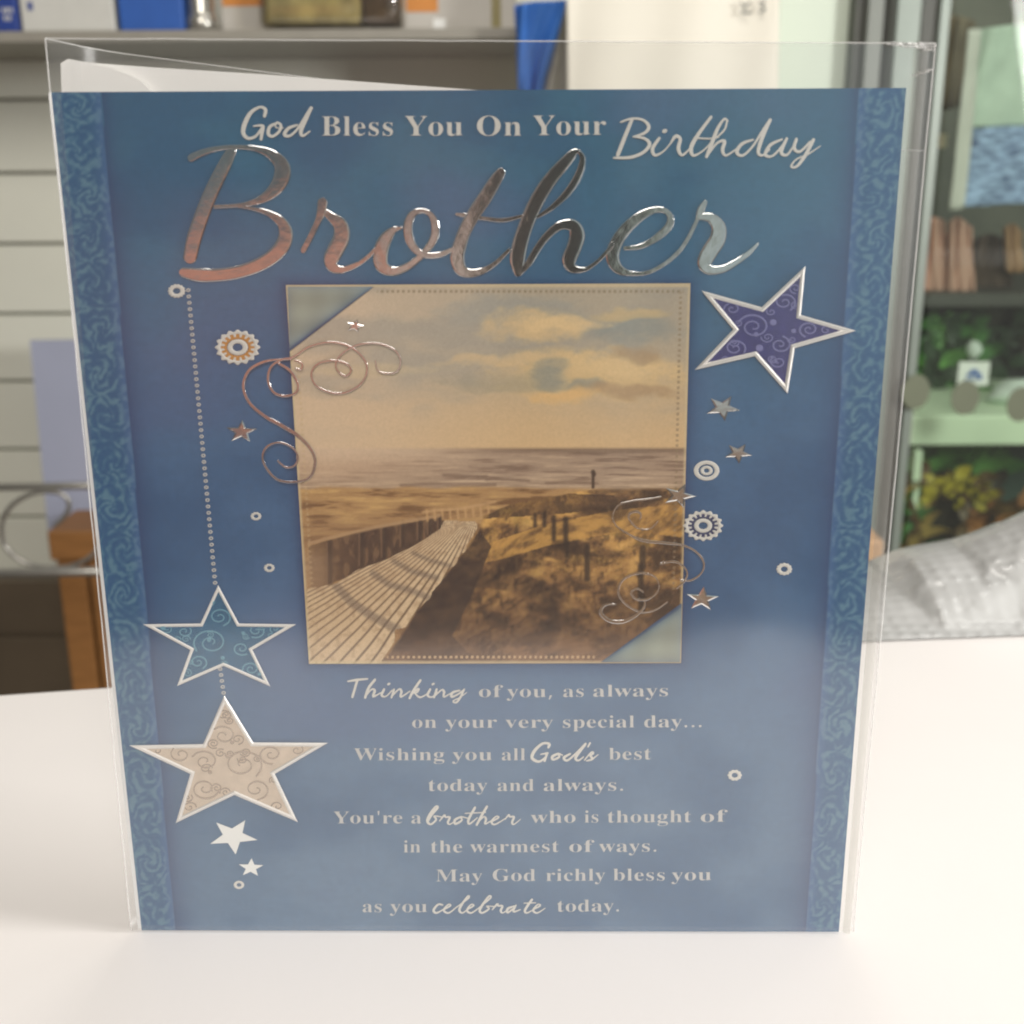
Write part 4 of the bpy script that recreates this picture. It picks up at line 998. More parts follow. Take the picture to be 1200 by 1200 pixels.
# ---- foil scrolls
mb = MB()
for s in zs(190, 320, 4,
            [(606, 404, 9), (540, 405, 9), (470, 418, 13), (405, 458, 13), (380, 530, 13), (408, 606, 14), (480, 670, 16), (560, 715, 18), (640, 765, 17), (700, 830, 15), (717, 890, 13), (692, 956, 10), (630, 978, 10), (550, 972, 11), (500, 930, 11), (470, 868, 10), (490, 815, 10), (550, 794, 9), (612, 820, 9), (636, 862, 9), (620, 902, 9), (580, 910, 10), (542, 880, 8)],
            [(548, 424, 12), (600, 458, 14), (636, 520, 13), (625, 562, 11), (570, 576, 12), (520, 556, 12), (496, 500, 12), (510, 440, 11), (560, 406, 11), (618, 392, 9), (690, 345, 9), (790, 324, 10), (880, 345, 11), (944, 400, 11), (960, 460, 11), (930, 520, 10), (860, 560, 11), (790, 560, 11), (720, 526, 10), (700, 470, 10), (730, 426, 10), (800, 410, 10), (862, 425, 10), (886, 455, 10), (860, 483, 10), (824, 460, 9), (815, 420, 9), (850, 372, 9), (920, 336, 9), (1010, 330, 9), (1088, 360, 10), (1118, 410, 10), (1100, 462, 9), (1050, 470, 9), (1010, 455, 8), (1000, 412, 7)],
            [(622, 408, 7), (656, 425, 9), (650, 452, 10), (628, 448, 8)]):
    stroke(mb, s, .00065, .00003, ramp=1.2e-4, n=7)
mb.build('foil_scroll', M['foil'], CARD)
mb = MB()
for s in zs(690, 560, 6.667,
            [(560, 150, 12), (430, 170, 14), (330, 182, 12), (232, 212, 12), (188, 285, 12), (212, 370, 10), (300, 432, 12), (390, 478, 20), (480, 498, 22), (600, 508, 20), (740, 528, 16), (842, 580, 16), (898, 660, 15), (882, 740, 14), (800, 800, 16), (720, 800, 14)],
            [(540, 340, 8), (470, 400, 10), (380, 390, 12), (320, 330, 14), (315, 285, 18), (360, 262, 20), (405, 280, 14), (400, 320, 10)],
            [(560, 672, 14), (660, 652, 18), (738, 690, 14), (770, 750, 14), (742, 812, 16), (688, 862, 12)],
            [(612, 970, 12), (520, 1030, 14), (420, 1050, 16), (338, 1020, 16), (260, 958, 16), (230, 880, 16), (262, 800, 18), (350, 752, 18), (440, 746, 16), (520, 775, 10), (548, 850, 10), (515, 912, 14), (440, 952, 18), (362, 942, 16), (332, 890, 16), (380, 866, 16), (424, 890, 14)],
            [(436, 962, 14), (428, 1014, 18), (362, 1078, 24), (262, 1124, 28), (162, 1116, 28), (98, 1062, 28), (104, 1010, 24), (150, 986, 18), (208, 990, 10)]):
    stroke(mb, s, .00065, .00003, ramp=1.2e-4, n=7)
mb.build('foil_scroll', M['foil'], CARD)


# ---- stars
def star_pts(tips, inner):
    return [p for pair in zip(tips, inner) for p in pair]


def inset(poly, d):
    n = len(poly)
    area = sum(poly[i][0] * poly[(i + 1) % n][1] - poly[(i + 1) % n][0] * poly[i][1] for i in range(n))
    sg = 1 if area > 0 else -1
    lines = []
    for i in range(n):
        (x1, y1), (x2, y2) = poly[i], poly[(i + 1) % n]
        l = math.hypot(x2 - x1, y2 - y1)
        nx, ny = -(y2 - y1) / l * sg, (x2 - x1) / l * sg
        lines.append((nx, ny, nx * x1 + ny * y1 + d))
    out = []
    for i in range(n):
        a, b = lines[i - 1], lines[i]
        det = a[0] * b[1] - b[0] * a[1]
        out.append(((a[2] * b[1] - b[2] * a[1]) / det, (a[0] * b[2] - b[0] * a[2]) / det))
    return out


def rim(mb, poly, w, h0, h1):
    """raised bevelled border band"""
    n = len(poly)
    rings = [[card(*p, h0) for p in poly], [card(*p, h1) for p in inset(poly, w * .35)],
             [card(*p, h1) for p in inset(poly, w * .65)], [card(*p, h0) for p in inset(poly, w)]]
    vs = [p for r in rings for p in r]
    mb.add(vs, [(k * n + i, (k + 1) * n + i, (k + 1) * n + (i + 1) % n, k * n + (i + 1) % n) for k in range(3) for i in range(n)])


def curl(cx, cy, r, turns, a0, w, sgn=1, squash=.78):
    n = int(10 * turns) + 3
    pts = []
    for i in range(n):
        t = i / (n - 1)
        a = a0 + sgn * t * turns * 2 * math.pi
        rr = r * (1 - .85 * t)
        pts.append((cx + rr * math.cos(a), cy + rr * squash * math.sin(a), w * (1 - .3 * t)))
    return pts


def big_star(label, tips, inner, w, fill_mat, curl_mat, rim_mat, curls, dots, h=.0004):
    poly = star_pts(tips, inner)
    body = MB()
    body.prism([card(*p, h) for p in inset(poly, w * .3)], NRM * -h * .85)
    s = body.build('star', fill_mat, CARD)
    s['label'] = label
    b = MB()
    rim(b, poly, w, h + .00004, h + .0003)
    b.build('border', rim_mat, s)
    c = MB()
    inn = inset(poly, w * 1.0)
    for k, q in enumerate(curls):
        pts = curl(*q)
        # keep the scrollwork inside the star
        run = []
        for p in pts + [None]:
            ok = p is not None and inside(np.array([p[0]]), np.array([p[1]]), inn)[0] > 0
            if ok:
                run.append(p)
            else:
                if len(run) > 2:
                    stroke(c, run, h + .00005 + .00001 * (k % 5), .00006, n=3)
                run = []
    for (x, y, r) in dots:
        stroke(c, [(x - .3, y, 2 * r), (x + .3, y, 2 * r)], h + .0001, .0001, n=2)
    c.build('scrollwork', curl_mat, s)
    return s


def rnd_curls(poly, n, rmin, rmax, w, seed):
    rs = random.Random(seed)
    xs, ys = [p[0] for p in poly], [p[1] for p in poly]
    out = []
    tries = 0
    while len(out) < n and tries < 4000:
        tries += 1
        x, y, r = rs.uniform(min(xs), max(xs)), rs.uniform(min(ys), max(ys)), rs.uniform(rmin, rmax)
        if inside(np.array([x]), np.array([y]), poly)[0] < 1:
            continue
        if any(math.hypot(x - q[0], (y - q[1]) / .78) < (r + q[2]) * .82 for q in out):
            continue
        out.append((x, y, r, rs.uniform(1.2, 1.9), rs.uniform(0, 6.28), w, rs.choice((-1, 1))))
    return out


M['teal'] = mat('teal star paper', s2l((42, 98, 134)), .4, var=.12, scale=500)
M['teal_line'] = mat('light teal ink', s2l((104, 158, 180)), .4, var=.05)
M['purple'] = mat('violet star paper', s2l((54, 50, 116)), .4, var=.15, scale=500)
M['purple_line'] = mat('lilac ink', s2l((118, 118, 170)), .4, var=.05)
M['champagne'] = mat('champagne foil paper', s2l((214, 197, 178)), .38, .35, var=.08, scale=400)
M['champagne_line'] = mat('silvered scroll line', s2l((188, 170, 154)), .25, .5, var=.05)
M['rim_white'] = mat('white star border', (.84, .82, .79), .45, var=.02)
M['rim_silver'] = mat('silver star border', (.93, .90, .86), .3, .55, var=.02)

tips = [(255.6, 685.5), (347, 731.6), (316.8, 804.5), (207.5, 804), (167.5, 731.6)]
inn = [(280, 730.7), (295.8, 761.7), (262, 780.4), (223, 761.7), (235, 730.7)]
tips = [tips[0], tips[1], tips[2], tips[3], tips[4]]
poly2 = star_pts(tips, inn)
big_star('teal printed star with a white border', tips, inn, 3.6, M['teal'], M['teal_line'], M['rim_white'],
         [(247, 753, 21, 1.7, 2.5, 2.0, 1), (257, 723, 14, 1.6, 1.2, 1.8, -1), (283, 760, 11, 1.5, .4, 1.8, 1), (300, 739, 11, 1.6, 2, 1.7, -1), (216, 740, 10, 1.5, 4, 1.7, 1), (232, 776, 11, 1.5, 1, 1.7, -1), (294, 784, 10, 1.5, 3, 1.7, 1), (322, 737, 7, 1.3, 1, 1.5, 1), (196, 737, 6, 1.3, 2, 1.4, -1)]
         + rnd_curls(poly2, 10, 4, 7, 1.3, 4),
         [(191, 736, 2.6), (245, 750, 2.2), (261, 771, 2.2), (285, 742, 2), (304, 790, 1.8), (250, 706, 1.8)])
tips = [(262.9, 815), (384.5, 870.5), (349, 963.5), (206, 964.5), (151.5, 873.5)]
inn = [(296.7, 870), (322, 907), (274.6, 931.7), (223, 907), (238, 872)]
poly3 = star_pts(tips, inn)
big_star('large champagne foil star with a silver border', tips, inn, 4.6, M['champagne'], M['champagne_line'], M['rim_silver'],
         [(262, 862, 17, 1.6, 2.2, 2.2, 1), (284, 896, 24, 1.7, .8, 2.2, -1), (240, 892, 16, 1.5, 3.6, 2, 1), (318, 884, 15, 1.5, 1.5, 2, 1), (212, 884, 14, 1.4, 5, 1.8, -1), (300, 925, 17, 1.5, 2, 2, -1), (240, 924, 17, 1.6, .2, 2, 1), (348, 879, 9, 1.3, 4, 1.6, 1), (262, 838, 9, 1.4, 1, 1.6, -1), (325, 945, 9, 1.4, 1, 1.6, 1), (222, 946, 9, 1.4, 1, 1.6, -1), (184, 880, 8, 1.4, 1, 1.6, 1)]
         + rnd_curls(poly3, 14, 5, 8, 1.5, 8),
         [(268, 886, 3), (272, 870, 2.2), (246, 905, 2.2)], h=.0005)
tips = [(943.8, 312), (1003, 387.5), (923, 461), (814, 433.5), (822, 340.5)]
inn = [(938.5, 369), (931.3, 407.9), (884.4, 417.3), (859.4, 386), (892.7, 360)]
poly1 = star_pts(tips, inn)
big_star('violet printed star with a silver border', tips, inn, 5.0, M['purple'], M['purple_line'], M['rim_silver'],
         [(883, 383, 20, 1.8, 3, 2.2, 1), (919, 354, 14, 1.6, 1, 2, -1), (914, 404, 13, 1.5, 5, 2, 1), (948, 386, 12, 1.6, 2, 2, 1), (861, 408, 13, 1.5, .5, 2, -1), (858, 362, 11, 1.5, 2, 1.8, 1), (912, 424, 10, 1.4, 4, 1.8, -1), (932, 338, 8, 1.4, 1, 1.6, 1), (968, 387, 8, 1.4, 1, 1.6, -1)]
         + rnd_curls(poly1, 10, 5, 8, 1.5, 11),
         [(890, 408, 4), (906, 378, 3.6), (886, 392, 2.6), (930, 388, 2.6)], h=.0005)


def small_star(cx, cy, r, rot, h=.00015, hgt=.00022, material=None, flat=False, squash=.74, label=None):
    mb = MB()
    out = []
    for k in range(10):
        rr = r if k % 2 == 0 else r * .42
        a = rot + k * math.pi / 5
        out.append((cx + rr * math.sin(a), cy - rr * squash * math.cos(a)))
    if flat:
        mb.prism([card(*p, h + .0001) for p in out], NRM * -.00008)
    else:
        mid = [(cx + (x - cx) * .72, cy + (y - cy) * .72) for x, y in out]
        vs = [card(*p, h) for p in out] + [card(*p, h + hgt * .35) for p in mid] + [card(cx, cy, h + hgt * .36)]
        mb.add(vs, [(k, 10 + k, 10 + (k + 1) % 10, (k + 1) % 10) for k in range(10)] + [(10 + k, 20, 10 + (k + 1) % 10) for k in range(10)])
    o = mb.build('small_star', material or M['foil'], CARD)
    if label:
        o['label'] = label
    return o


for (x, y, r, rot, h) in ((416, 382, 11, .25, .0006), (283, 506, 19, .05, .0002), (847, 478, 21, .5, .0002), (865, 531, 17, .55, .0002), (796, 581, 20, .35, .0006), (823, 702, 20, .1, .0002)):
    small_star(x, y, r, rot, h=h)
small_star(273, 980, 29, math.pi * .965, material=M['white_ink'], flat=True, label='plain white star')
small_star(294, 1017, 15, .05, material=M['white_ink'], flat=True, label='plain white star')


# ---- rings and rosettes
def annulus(mb, cx, cy, r0, r1, h, thick=.0001, n=48, scal=0, amp=.1, squash=.78, both=False):
    vs = []
    for k in range(n):
        a = 2 * math.pi * k / n
        m1 = r1 * (1 + (amp * math.cos(a * scal) if scal else 0))
        m0 = r0 * (1 + (amp * math.cos(a * scal) if both and scal else 0))
        for rr, hh in ((m0, h), (m0 * .75 + m1 * .25, h + thick), (m0 * .25 + m1 * .75, h + thick), (m1, h)):
            vs.append(card(cx + rr * math.cos(a), cy + rr * squash * math.sin(a), hh))
    mb.add(vs, [(4 * k + j, 4 * k + j + 1, 4 * ((k + 1) % n) + j + 1, 4 * ((k + 1) % n) + j) for k in range(n) for j in range(3)])


M['amber'] = mat('amber ink', s2l((196, 140, 72)), .45, var=.08)
M['navy'] = mat('navy ink', s2l((52, 64, 104)), .45, var=.06)


def rosette(cx, cy, R, mid, lab):
    mb = MB()
    annulus(mb, cx, cy, R * .80, R, .0003, n=96, scal=16, amp=.07)
    o = mb.build('rosette', M['cream'], CARD)
    o['label'] = lab
    mb = MB()
    annulus(mb, cx, cy, R * .5, R * .86, .00018, thick=.00004, n=96, scal=16, amp=.05)
    mb.build('rosette_ring', mid, o)
    mb = MB()
    for k in range(16):
        a = (k + .5) * math.pi / 8
        stroke(mb, [(cx + R * .66 * math.cos(a), cy + R * .66 * .78 * math.sin(a), R * .09), (cx + R * .84 * math.cos(a), cy + R * .84 * .78 * math.sin(a), R * .15)], .00024 + (k % 2) * .00002, .00006, n=2)
    annulus(mb, cx, cy, R * .24, R * .48, .0003, n=40)
    mb.build('rosette_centre', M['cream'], o)


rosette(278.5, 407, 25, M['amber'], 'amber rosette with a scalloped cream rim')
rosette(824, 616, 22, M['navy'], 'navy rosette with a scalloped pale rim')
for (x, y, r, sc) in ((207, 341, 10.5, 14), (300, 605, 6.5, 10), (315.5, 665.5, 6.5, 10), (919, 667, 9.5, 12), (861, 908.5, 8.5, 10), (280, 1037, 6.5, 0)):
    mb = MB()
    annulus(mb, x, y, r * .42, r * .95, .0002, n=56, scal=sc, amp=.08)
    mb.build('ring', M['cream'], CARD)
mb = MB()
annulus(mb, 828, 551.5, 9.5, 15, .0002, n=56)
annulus(mb, 828, 551.5, 3.2, 7.2, .0002, n=40)
mb.build('ring', M['cream'], CARD)['label'] = 'double ring'

# ---- bead chain
for (x0, y0, x1, y1, n) in ((220.5, 340, 252, 683, 47), (258, 784, 262, 812, 5)):
    mb = MB()
    for k in range(n):
        t = k / (n - 1)
        x, y = x0 + (x1 - x0) * t, y0 + (y1 - y0) * t
        annulus(mb, x, y, .9, 2.7, .00018, thick=.0001, n=12, squash=.85)
    mb.build('bead_chain', M['cream_dim'], CARD)

# ------------------------------------------------------------------ the envelope tucked behind the card, tilted
mb = MB()
ENV = empty('envelope', card(500, 1060, -.0075), 'plain white envelope tucked tilted behind the blue card, its top edge showing', 'envelope')
mb.prism([card(*p, -.0075) for p in ((176, 1040), (880, 1040), (975, 140), (700, 115), (545, 104.5), (300, 86.5), (180, 79), (104, 73.5), (80, 69), (71, 74), (72, 110))], NRM * -.0006)
mb.build('pocket', M['envelope'], ENV)
mb = MB()
fl = [(73, 112), (72, 76), (81, 69.5), (104, 74), (130, 80), (152, 88), (168, 97), (182, 112)]
mb.prism([card(*p, -.0063) for p in fl[::-1]], NRM * -.0008)
mb.build('flap', M['envelope'], ENV)

# ------------------------------------------------------------------ the clear wrapper
BAG = empty('clear_wrapper', (0, -.004, 0), 'clear cellophane wrapper enclosing the blue card and its envelope', 'wrapper')


def film_sheet(corners, h, wav, seed, n=60, m=70):
    P = [Vector(c) for c in corners]

    def fn(s, t):
        p = (P[0] * (1 - s) + P[1] * s) * (1 - t) + (P[3] * (1 - s) + P[2] * s) * t
        k = min(1, 8 * min(s, 1 - s, t, 1 - t))
        a = float(fbm(np.array([s * 3.2 + seed]), np.array([t * 2.6 + seed * 2]), 2)[0]) - .5
        b = float(fbm(np.array([s * 9 + seed]), np.array([t * 3 + 4]), 2)[0]) - .5
        q = p + NRM * (wav * k * (2 * a + .35 * b))
        q.z = max(q.z, .0008)
        return q
    return MB().grid(fn, n, m)


HF = .0032
cTL, cTR, cBR, cBL = card(53, 45, HF), card(1096, 51, HF), card(1000, 1093, .0012), card(154, 1093, .0012)
cBR.z = cBL.z = .001
film_sheet((cTL, cTR, cBR, cBL), HF, .0013, 1.3).build('front_film', M['film'], BAG, smooth=True)
bTL, bTR, bBR, bBL = card(53, 47, 0), card(1096, 140, 0), cBR, cBL
_n = 64


def back_fn(s, t):
    p = (cTL + (bTL - cTL) * .0) * (1 - s) + cTR * s
    p = p * (1 - t) + (cBL * (1 - s) + cBR * s) * t
    # the back sheet's top edge slopes down to the right
    drop = .098 * s * (1 - t)
    p = p + (cBL - cTL) * drop
    k = min(1, min(s, 1 - s) / .05) ** .5 * min(1, (1 - t) / .035) ** .5
    w = float(fbm(np.array([s * 3 + 9]), np.array([t * 3 + 2]), 3)[0]) - .5
    q = p - NRM * k * (.0155 + .004 * w)
    q.z = max(q.z, .0008)
    return q


MB().grid(back_fn, _n, 70).build('back_film', M['film_back'], BAG, smooth=True)
# folded right edge: a doubled strip
def lerp(a, b, t):
    return a + (b - a) * t


rT, rB = card(1071, 56, HF + .0008), card(988, 1092, .002)
rT2, rB2 = card(1089, 56, HF + .0012), card(996, 1092, .0024)
rB.z = rB2.z = .0012
MB().grid(lambda s, t: lerp(lerp(rT, rT2, s), lerp(rB, rB2, s), t) + NRM * (.0003 * math.sin(s * math.pi) + .0002 * math.sin(t * 11 + s * 3)), 6, 40).build('folded_edge', M['film_strip'], BAG, smooth=True)
# film edges whitened to carry their highlights
mb = MB()


def seam(a, b, r, wob=.00006, n=40):
    mb.tube([lerp(a, b, i / n) + Vector((random.uniform(-1, 1), random.uniform(-1, 1), random.uniform(-1, 1))) * wob * (0 < i < n) for i in range(n + 1)], r, 6)


seam(cTL, cTR, .00016)
seam(cTL, cBL, .00018)
seam(cTR, cBR, .0002)
mb.tube([back_fn(i / 50, 0) for i in range(51)], .00016, 6)
mb.build('edge_highlight', M['film_seam'], BAG, smooth=True)
# crumpled top right corner
def crumple(p0, p1, p2, p3, amp, seed):
    mbx = MB()
    Q = [card(*p, HF + .0012) for p in (p0, p1, p2, p3)]
    mbx.grid(lambda s, t: lerp(lerp(Q[0], Q[1], s), lerp(Q[3], Q[2], s), t) + NRM * (amp * (float(fbm(np.array([s * 7 + seed]), np.array([t * 2.3 + seed]), 3)[0]) - .5)), 24, 6)
    return mbx


M['film_crease'] = film_mat('creased film', haze=.5, gloss=3, rough=.25, bump=.3, bscale=60)  # white haze paints the highlight on the crumpled film
crumple((1036, 49), (1096, 50), (1097, 60), (1040, 53), .004, 2.2).build('crease', M['film_crease'], BAG)
crumple((1068, 88), (1094, 79), (1093, 83), (1071, 90), .003, 6.2).build('crease', M['film_crease'], BAG)

# ------------------------------------------------------------------ the shop behind: left, slatted wall
YW = 1.55


def P(px, py, Y=YW):
    return at(px, py, Y)


def slab(mb, x0, y0, x1, y1, Y, thick, sag=None):
    """upright board facing the camera whose front face spans the given picture box at depth Y"""
    a, b = at(x0, y1, Y), at(x1, y0, Y)
    c, d = at(x1, y1, Y), at(x0, y0, Y)
    z0, z1 = (a.z + c.z) / 2, (b.z + d.z) / 2
    xa, xb = (a.x + d.x) / 2, (b.x + c.x) / 2
    mb.box((xa, Y, z0), (xb, Y + thick, z1))
    return mb


M['slat'] = mat('painted slat board', s2l((230, 231, 218)), .5, var=.03, scale=6)
M['groove'] = mat('slat groove', s2l((150, 146, 132)), .6)
WALL = empty('slat_wall', (-.4, YW, -.9), 'cream slatted display wall with horizontal grooves behind the card', 'wall')
mb = MB()
xw0, xw1 = at(-260, 300, YW).x, at(976, 300, YW).x
grooves = [at(0, y, YW).z for y in (35, 117, 203, 286, 368, 447, 527, 606, 676)]
zz = [.75] + grooves
GAP = .0045
for k in range(len(zz) - 1):
    mb.box((xw0, YW, zz[k + 1] + GAP / 2), (xw1, YW + .02, zz[k] - (GAP / 2 if k else 0)))
bevel(mb.build('board', M['slat'], WALL), .002, 2)
MB().box((xw0, YW + .0202, -.9), (xw1, YW + .03, .75)).build('backing', M['groove'], WALL)
M['wall_shade'] = mat('dark plinth board', s2l((104, 92, 76)), .55, var=.12, scale=8)  # dark colour stands for the shade on the lower wall
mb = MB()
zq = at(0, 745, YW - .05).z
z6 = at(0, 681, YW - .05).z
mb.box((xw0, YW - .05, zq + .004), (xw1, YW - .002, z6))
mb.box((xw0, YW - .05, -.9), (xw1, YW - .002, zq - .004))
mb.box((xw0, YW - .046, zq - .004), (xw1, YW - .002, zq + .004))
o = bevel(mb.build('wall_shade_board', M['wall_shade']), .002)
tag(o, 'low dark brown boards added for the shade at the foot of the slatted wall, behind the counter', 'cupboard')
floor = MB().box((-4, -1, -.93), (4, 6, -.9)).build('floor', mat('dark shop floor', (.16, .13, .11), .5))
tag(floor, kind='structure')

# shelf with goods
M['shelf'] = mat('grey shelf board', s2l((150, 146, 136)), .5, var=.04)
YS = 1.30
a, b = at(-200, 36, YS), at(640, 44, YS)
sh_top = at(200, 35, YS).z
sh_bot = at(200, 49, YS).z
o = bevel(MB().box((at(-260, 40, YS).x, YS, sh_bot), (at(668, 40, YS).x, YW - .001, sh_top)).build('wall_shelf', M['shelf']), .002)
tag(o, 'grey shelf board on the slatted wall holding boxes and a jar', 'shelf')

M['blue'] = mat('blue carton', s2l((44, 92, 172)), .45, var=.06)
M['blue_dark'] = mat('dark blue carton', s2l((40, 66, 140)), .45, var=.06)
M['pack_white'] = mat('white carton', s2l((204, 204, 198)), .5, var=.03)
M['pack_grey'] = mat('grey white carton', s2l((190, 186, 178)), .5, var=.03)
M['orange'] = mat('orange label', s2l((206, 134, 58)), .5, var=.05)
M['olive'] = mat('olive strip', s2l((140, 130, 84)), .5, var=.06)


def shelf_box(name, x0, x1, m, lab, dY=.02, deep=.07, ztop=.62):
    Y = YS + dY
    xa, xb = at(x0, 20, Y).x, at(x1, 20, Y).x
    o = MB().box((xa, Y, sh_top + .0005), (xb, Y + deep, ztop)).build(name, m)
    bevel(o, .003)
    tag(o, lab, 'box')
    return o, Y


T0 = .52
bx1, Y1 = shelf_box('carton', -60, 21, M['blue_dark'], 'dark blue carton with pale lettering at the left end of the shelf', ztop=T0)
mb = MB()
for k, (x, y) in enumerate(((4, 12), (8.5, 12), (13, 12), (6, 21), (11, 21))):
    slab(mb, x - 1.5, y - 3, x + 1.3, y + 3, Y1 - .0006, .0005)
mb.build('printed_mark', M['pack_white'], bx1)
bx2, Y2 = shelf_box('carton', 24, 134, M['pack_white'], 'white carton with a small blue mark beside the dark blue carton', ztop=T0)
mb = MB()
slab(mb, 32, 2, 38, 12, Y2 - .0006, .0005)
mb.build('printed_mark', M['blue_dark'], bx2)
bx3, Y3 = shelf_box('carton', 139, 215, M['blue'], 'plain bright blue carton on the shelf', ztop=T0)
bx4, Y4 = shelf_box('carton', 258, 322, M['pack_grey'], 'pale grey carton with an orange label left of the jar', ztop=T0, dY=.05)
mb = MB()
slab(mb, 260, -12, 313, 7, Y4 - .0006, .0005)
mb.build('label_patch', M['orange'], bx4)
bx5, Y5 = shelf_box('carton', 470, 604, M['pack_grey'], 'pale grey carton with an orange label right of the jar', ztop=T0, dY=.05)
mb = MB()
slab(mb, 476, -12, 513, 14, Y5 - .0006, .0005)
mb.build('label_patch', M['orange'], bx5)
mb = MB()
slab(mb, 508, 22, 522, 37, Y5 - .0008, .0006)
mb.build('price_ticket', M['white_ink'], bx5)
mb = MB()
slab(mb, 576, -20, 587, 42, Y5 - .0008, .0006)
mb.build('olive_strip', M['olive'], bx5)


def lathe(mb, c, prof, k=24, sx=1.0, sy=1.0):
    vs = [(c[0] + r * sx * math.cos(2 * math.pi * j / k), c[1] + r * sy * math.sin(2 * math.pi * j / k), c[2] + z) for (r, z) in prof for j in range(k)]
    fs = [(i * k + j, i * k + (j + 1) % k, (i + 1) * k + (j + 1) % k, (i + 1) * k + j) for i in range(len(prof) - 1) for j in range(k)]
    fs += [tuple(range(k - 1, -1, -1)), tuple((len(prof) - 1) * k + j for j in range(k))]
    return mb.add(vs, fs)


# little silvery tin between the blue carton and the grey one
M['tin'] = mat('brushed tin', s2l((190, 188, 180)), .25, .8, var=.05)
c = at(238, 34, YS + .04)
c.z = sh_top + .0005
r_ = (at(258, 20, YS + .04).x - at(219, 20, YS + .04).x) / 2
o = lathe(MB(), c, [(r_ * .8, 0), (r_, .003), (r_, .016), (r_ * .85, .02), (r_ * .8, .024), (r_ * .82, .06), (r_ * .5, .075), (r_ * .5, .1)]).build('tin_bottle', M['tin'], smooth=True)
tag(o, 'small silvery tin bottle between the blue carton and the grey carton', 'bottle')

# squarish jar of dried herbs
cj = at(393, 36, YS + .045)
JAR = empty('storage_jar', (cj.x, cj.y, sh_top), 'dark glass jar with rounded corners filled with dry olive and brown herbs', 'jar')
M['jar_glass'] = film_mat('jar glass', haze=.04, gloss=1.6, rough=.05, tint=(.84, .80, .70), bump=.05)
M['herbs'] = mat('dried herbs', s2l((178, 170, 112)), .8, var=.4, scale=45, bump=.6, bscale=70, rgb2=s2l((176, 166, 112)))
M['herbs_dark'] = mat('dark dried herbs', s2l((86, 68, 48)), .8, var=.4, scale=45, bump=.6)
wj = (at(478, 20, YS).x - at(309, 20, YS).x) / 2


def rounded_block(w, d, h, r, k=5):
    b = MB()
    pr = []
    for cx, cy, a0 in ((w - r, d - r, 0), (-w + r, d - r, 90), (-w + r, -d + r, 180), (w - r, -d + r, 270)):
        for j in range(k + 1):
            a = math.radians(a0 + 90 * j / k)
            pr.append((cx + r * math.cos(a), cy + r * math.sin(a), cx, cy))
    lev = [(.55, 0), (.8, r * .12), (1, r * .55), (1, h)]
    n = len(pr)
    vs = []
    for (s, z) in lev:
        vs += [(cj.x + x * (1 - (1 - s) * .3), cj.y + y * (1 - (1 - s) * .3), sh_top + .0006 + z) for (x, y, _, _) in pr]
    fs = [(i * n + j, i * n + (j + 1) % n, (i + 1) * n + (j + 1) % n, (i + 1) * n + j) for i in range(len(lev) - 1) for j in range(n)]
    fs += [tuple(range(n - 1, -1, -1)), tuple((len(lev) - 1) * n + j for j in range(n))]
    return b.add(vs, fs)


rounded_block(wj, .042, .13, .016).build('glass', M['jar_glass'], JAR, smooth=True)
mb = MB()
mb.box((cj.x - wj * .93, cj.y - .036, sh_top + .006), (cj.x + wj * .42, cj.y + .036, sh_top + .115))
bevel(mb.build('contents', M['herbs'], JAR), .008, 3)
mb = MB()
mb.box((cj.x + wj * .44, cj.y - .036, sh_top + .006), (cj.x + wj * .93, cj.y + .036, sh_top + .115))
bevel(mb.build('contents', M['herbs_dark'], JAR), .008, 3)

# blue cloth bag hanging in front of the shelf end
M['blue_cloth'] = mat('blue cloth', s2l((54, 112, 196)), .7, var=.10, scale=30, bump=.2)
M['grey_cloth'] = mat('grey cloth', s2l((168, 164, 156)), .8, var=.06)


def cloth(name, outline_top, outline_bot, Y, m, folds=5, amp=.008, thick=.003, n=40, k=24, parent=None):
    """hanging cloth between a top and a bottom picture polyline, with folds"""
    tp, bt = catmull([(x, y) for x, y in outline_top], 8), catmull([(x, y) for x, y in outline_bot], 8)

    def pick(l, s):
        f = s * (len(l) - 1)
        i = min(int(f), len(l) - 2)
        return [l[i][q] + (l[i + 1][q] - l[i][q]) * (f - i) for q in (0, 1)]
    mb = MB()

    def fn(s, t):
        a, b = pick(tp, s), pick(bt, s)
        dY = amp * (math.sin(s * folds * 2 * math.pi + 2 * t) * (.4 + .6 * t) + .6 * math.sin(s * 17 + t * 5))
        p = at(a[0] + (b[0] - a[0]) * t, a[1] + (b[1] - a[1]) * t, Y + dY)
        return p
    mb.grid(fn, n, k)
    o = mb.build(name, m, parent, smooth=True)
    sd = o.modifiers.new('solid', 'SOLIDIFY')
    sd.thickness = thick
    sd.offset = 0
    return o


o = cloth('cloth_bag', [(604, 6), (625, 2), (664, 0)], [(608, 108), (624, 112), (634, 114)], 1.24, M['blue_cloth'], 2, .006)
tag(o, 'bright blue cloth bag hanging at the right end of the shelf beside the white sheet', 'bag')
o = cloth('grey_cloth', [(640, 6), (655, 4), (672, 2)], [(630, 112), (650, 116), (672, 116)], 1.27, M['grey_cloth'], 1.5, .006)
tag(o, 'pale grey cloth hanging between the blue cloth bag and the white sheet', 'cloth')

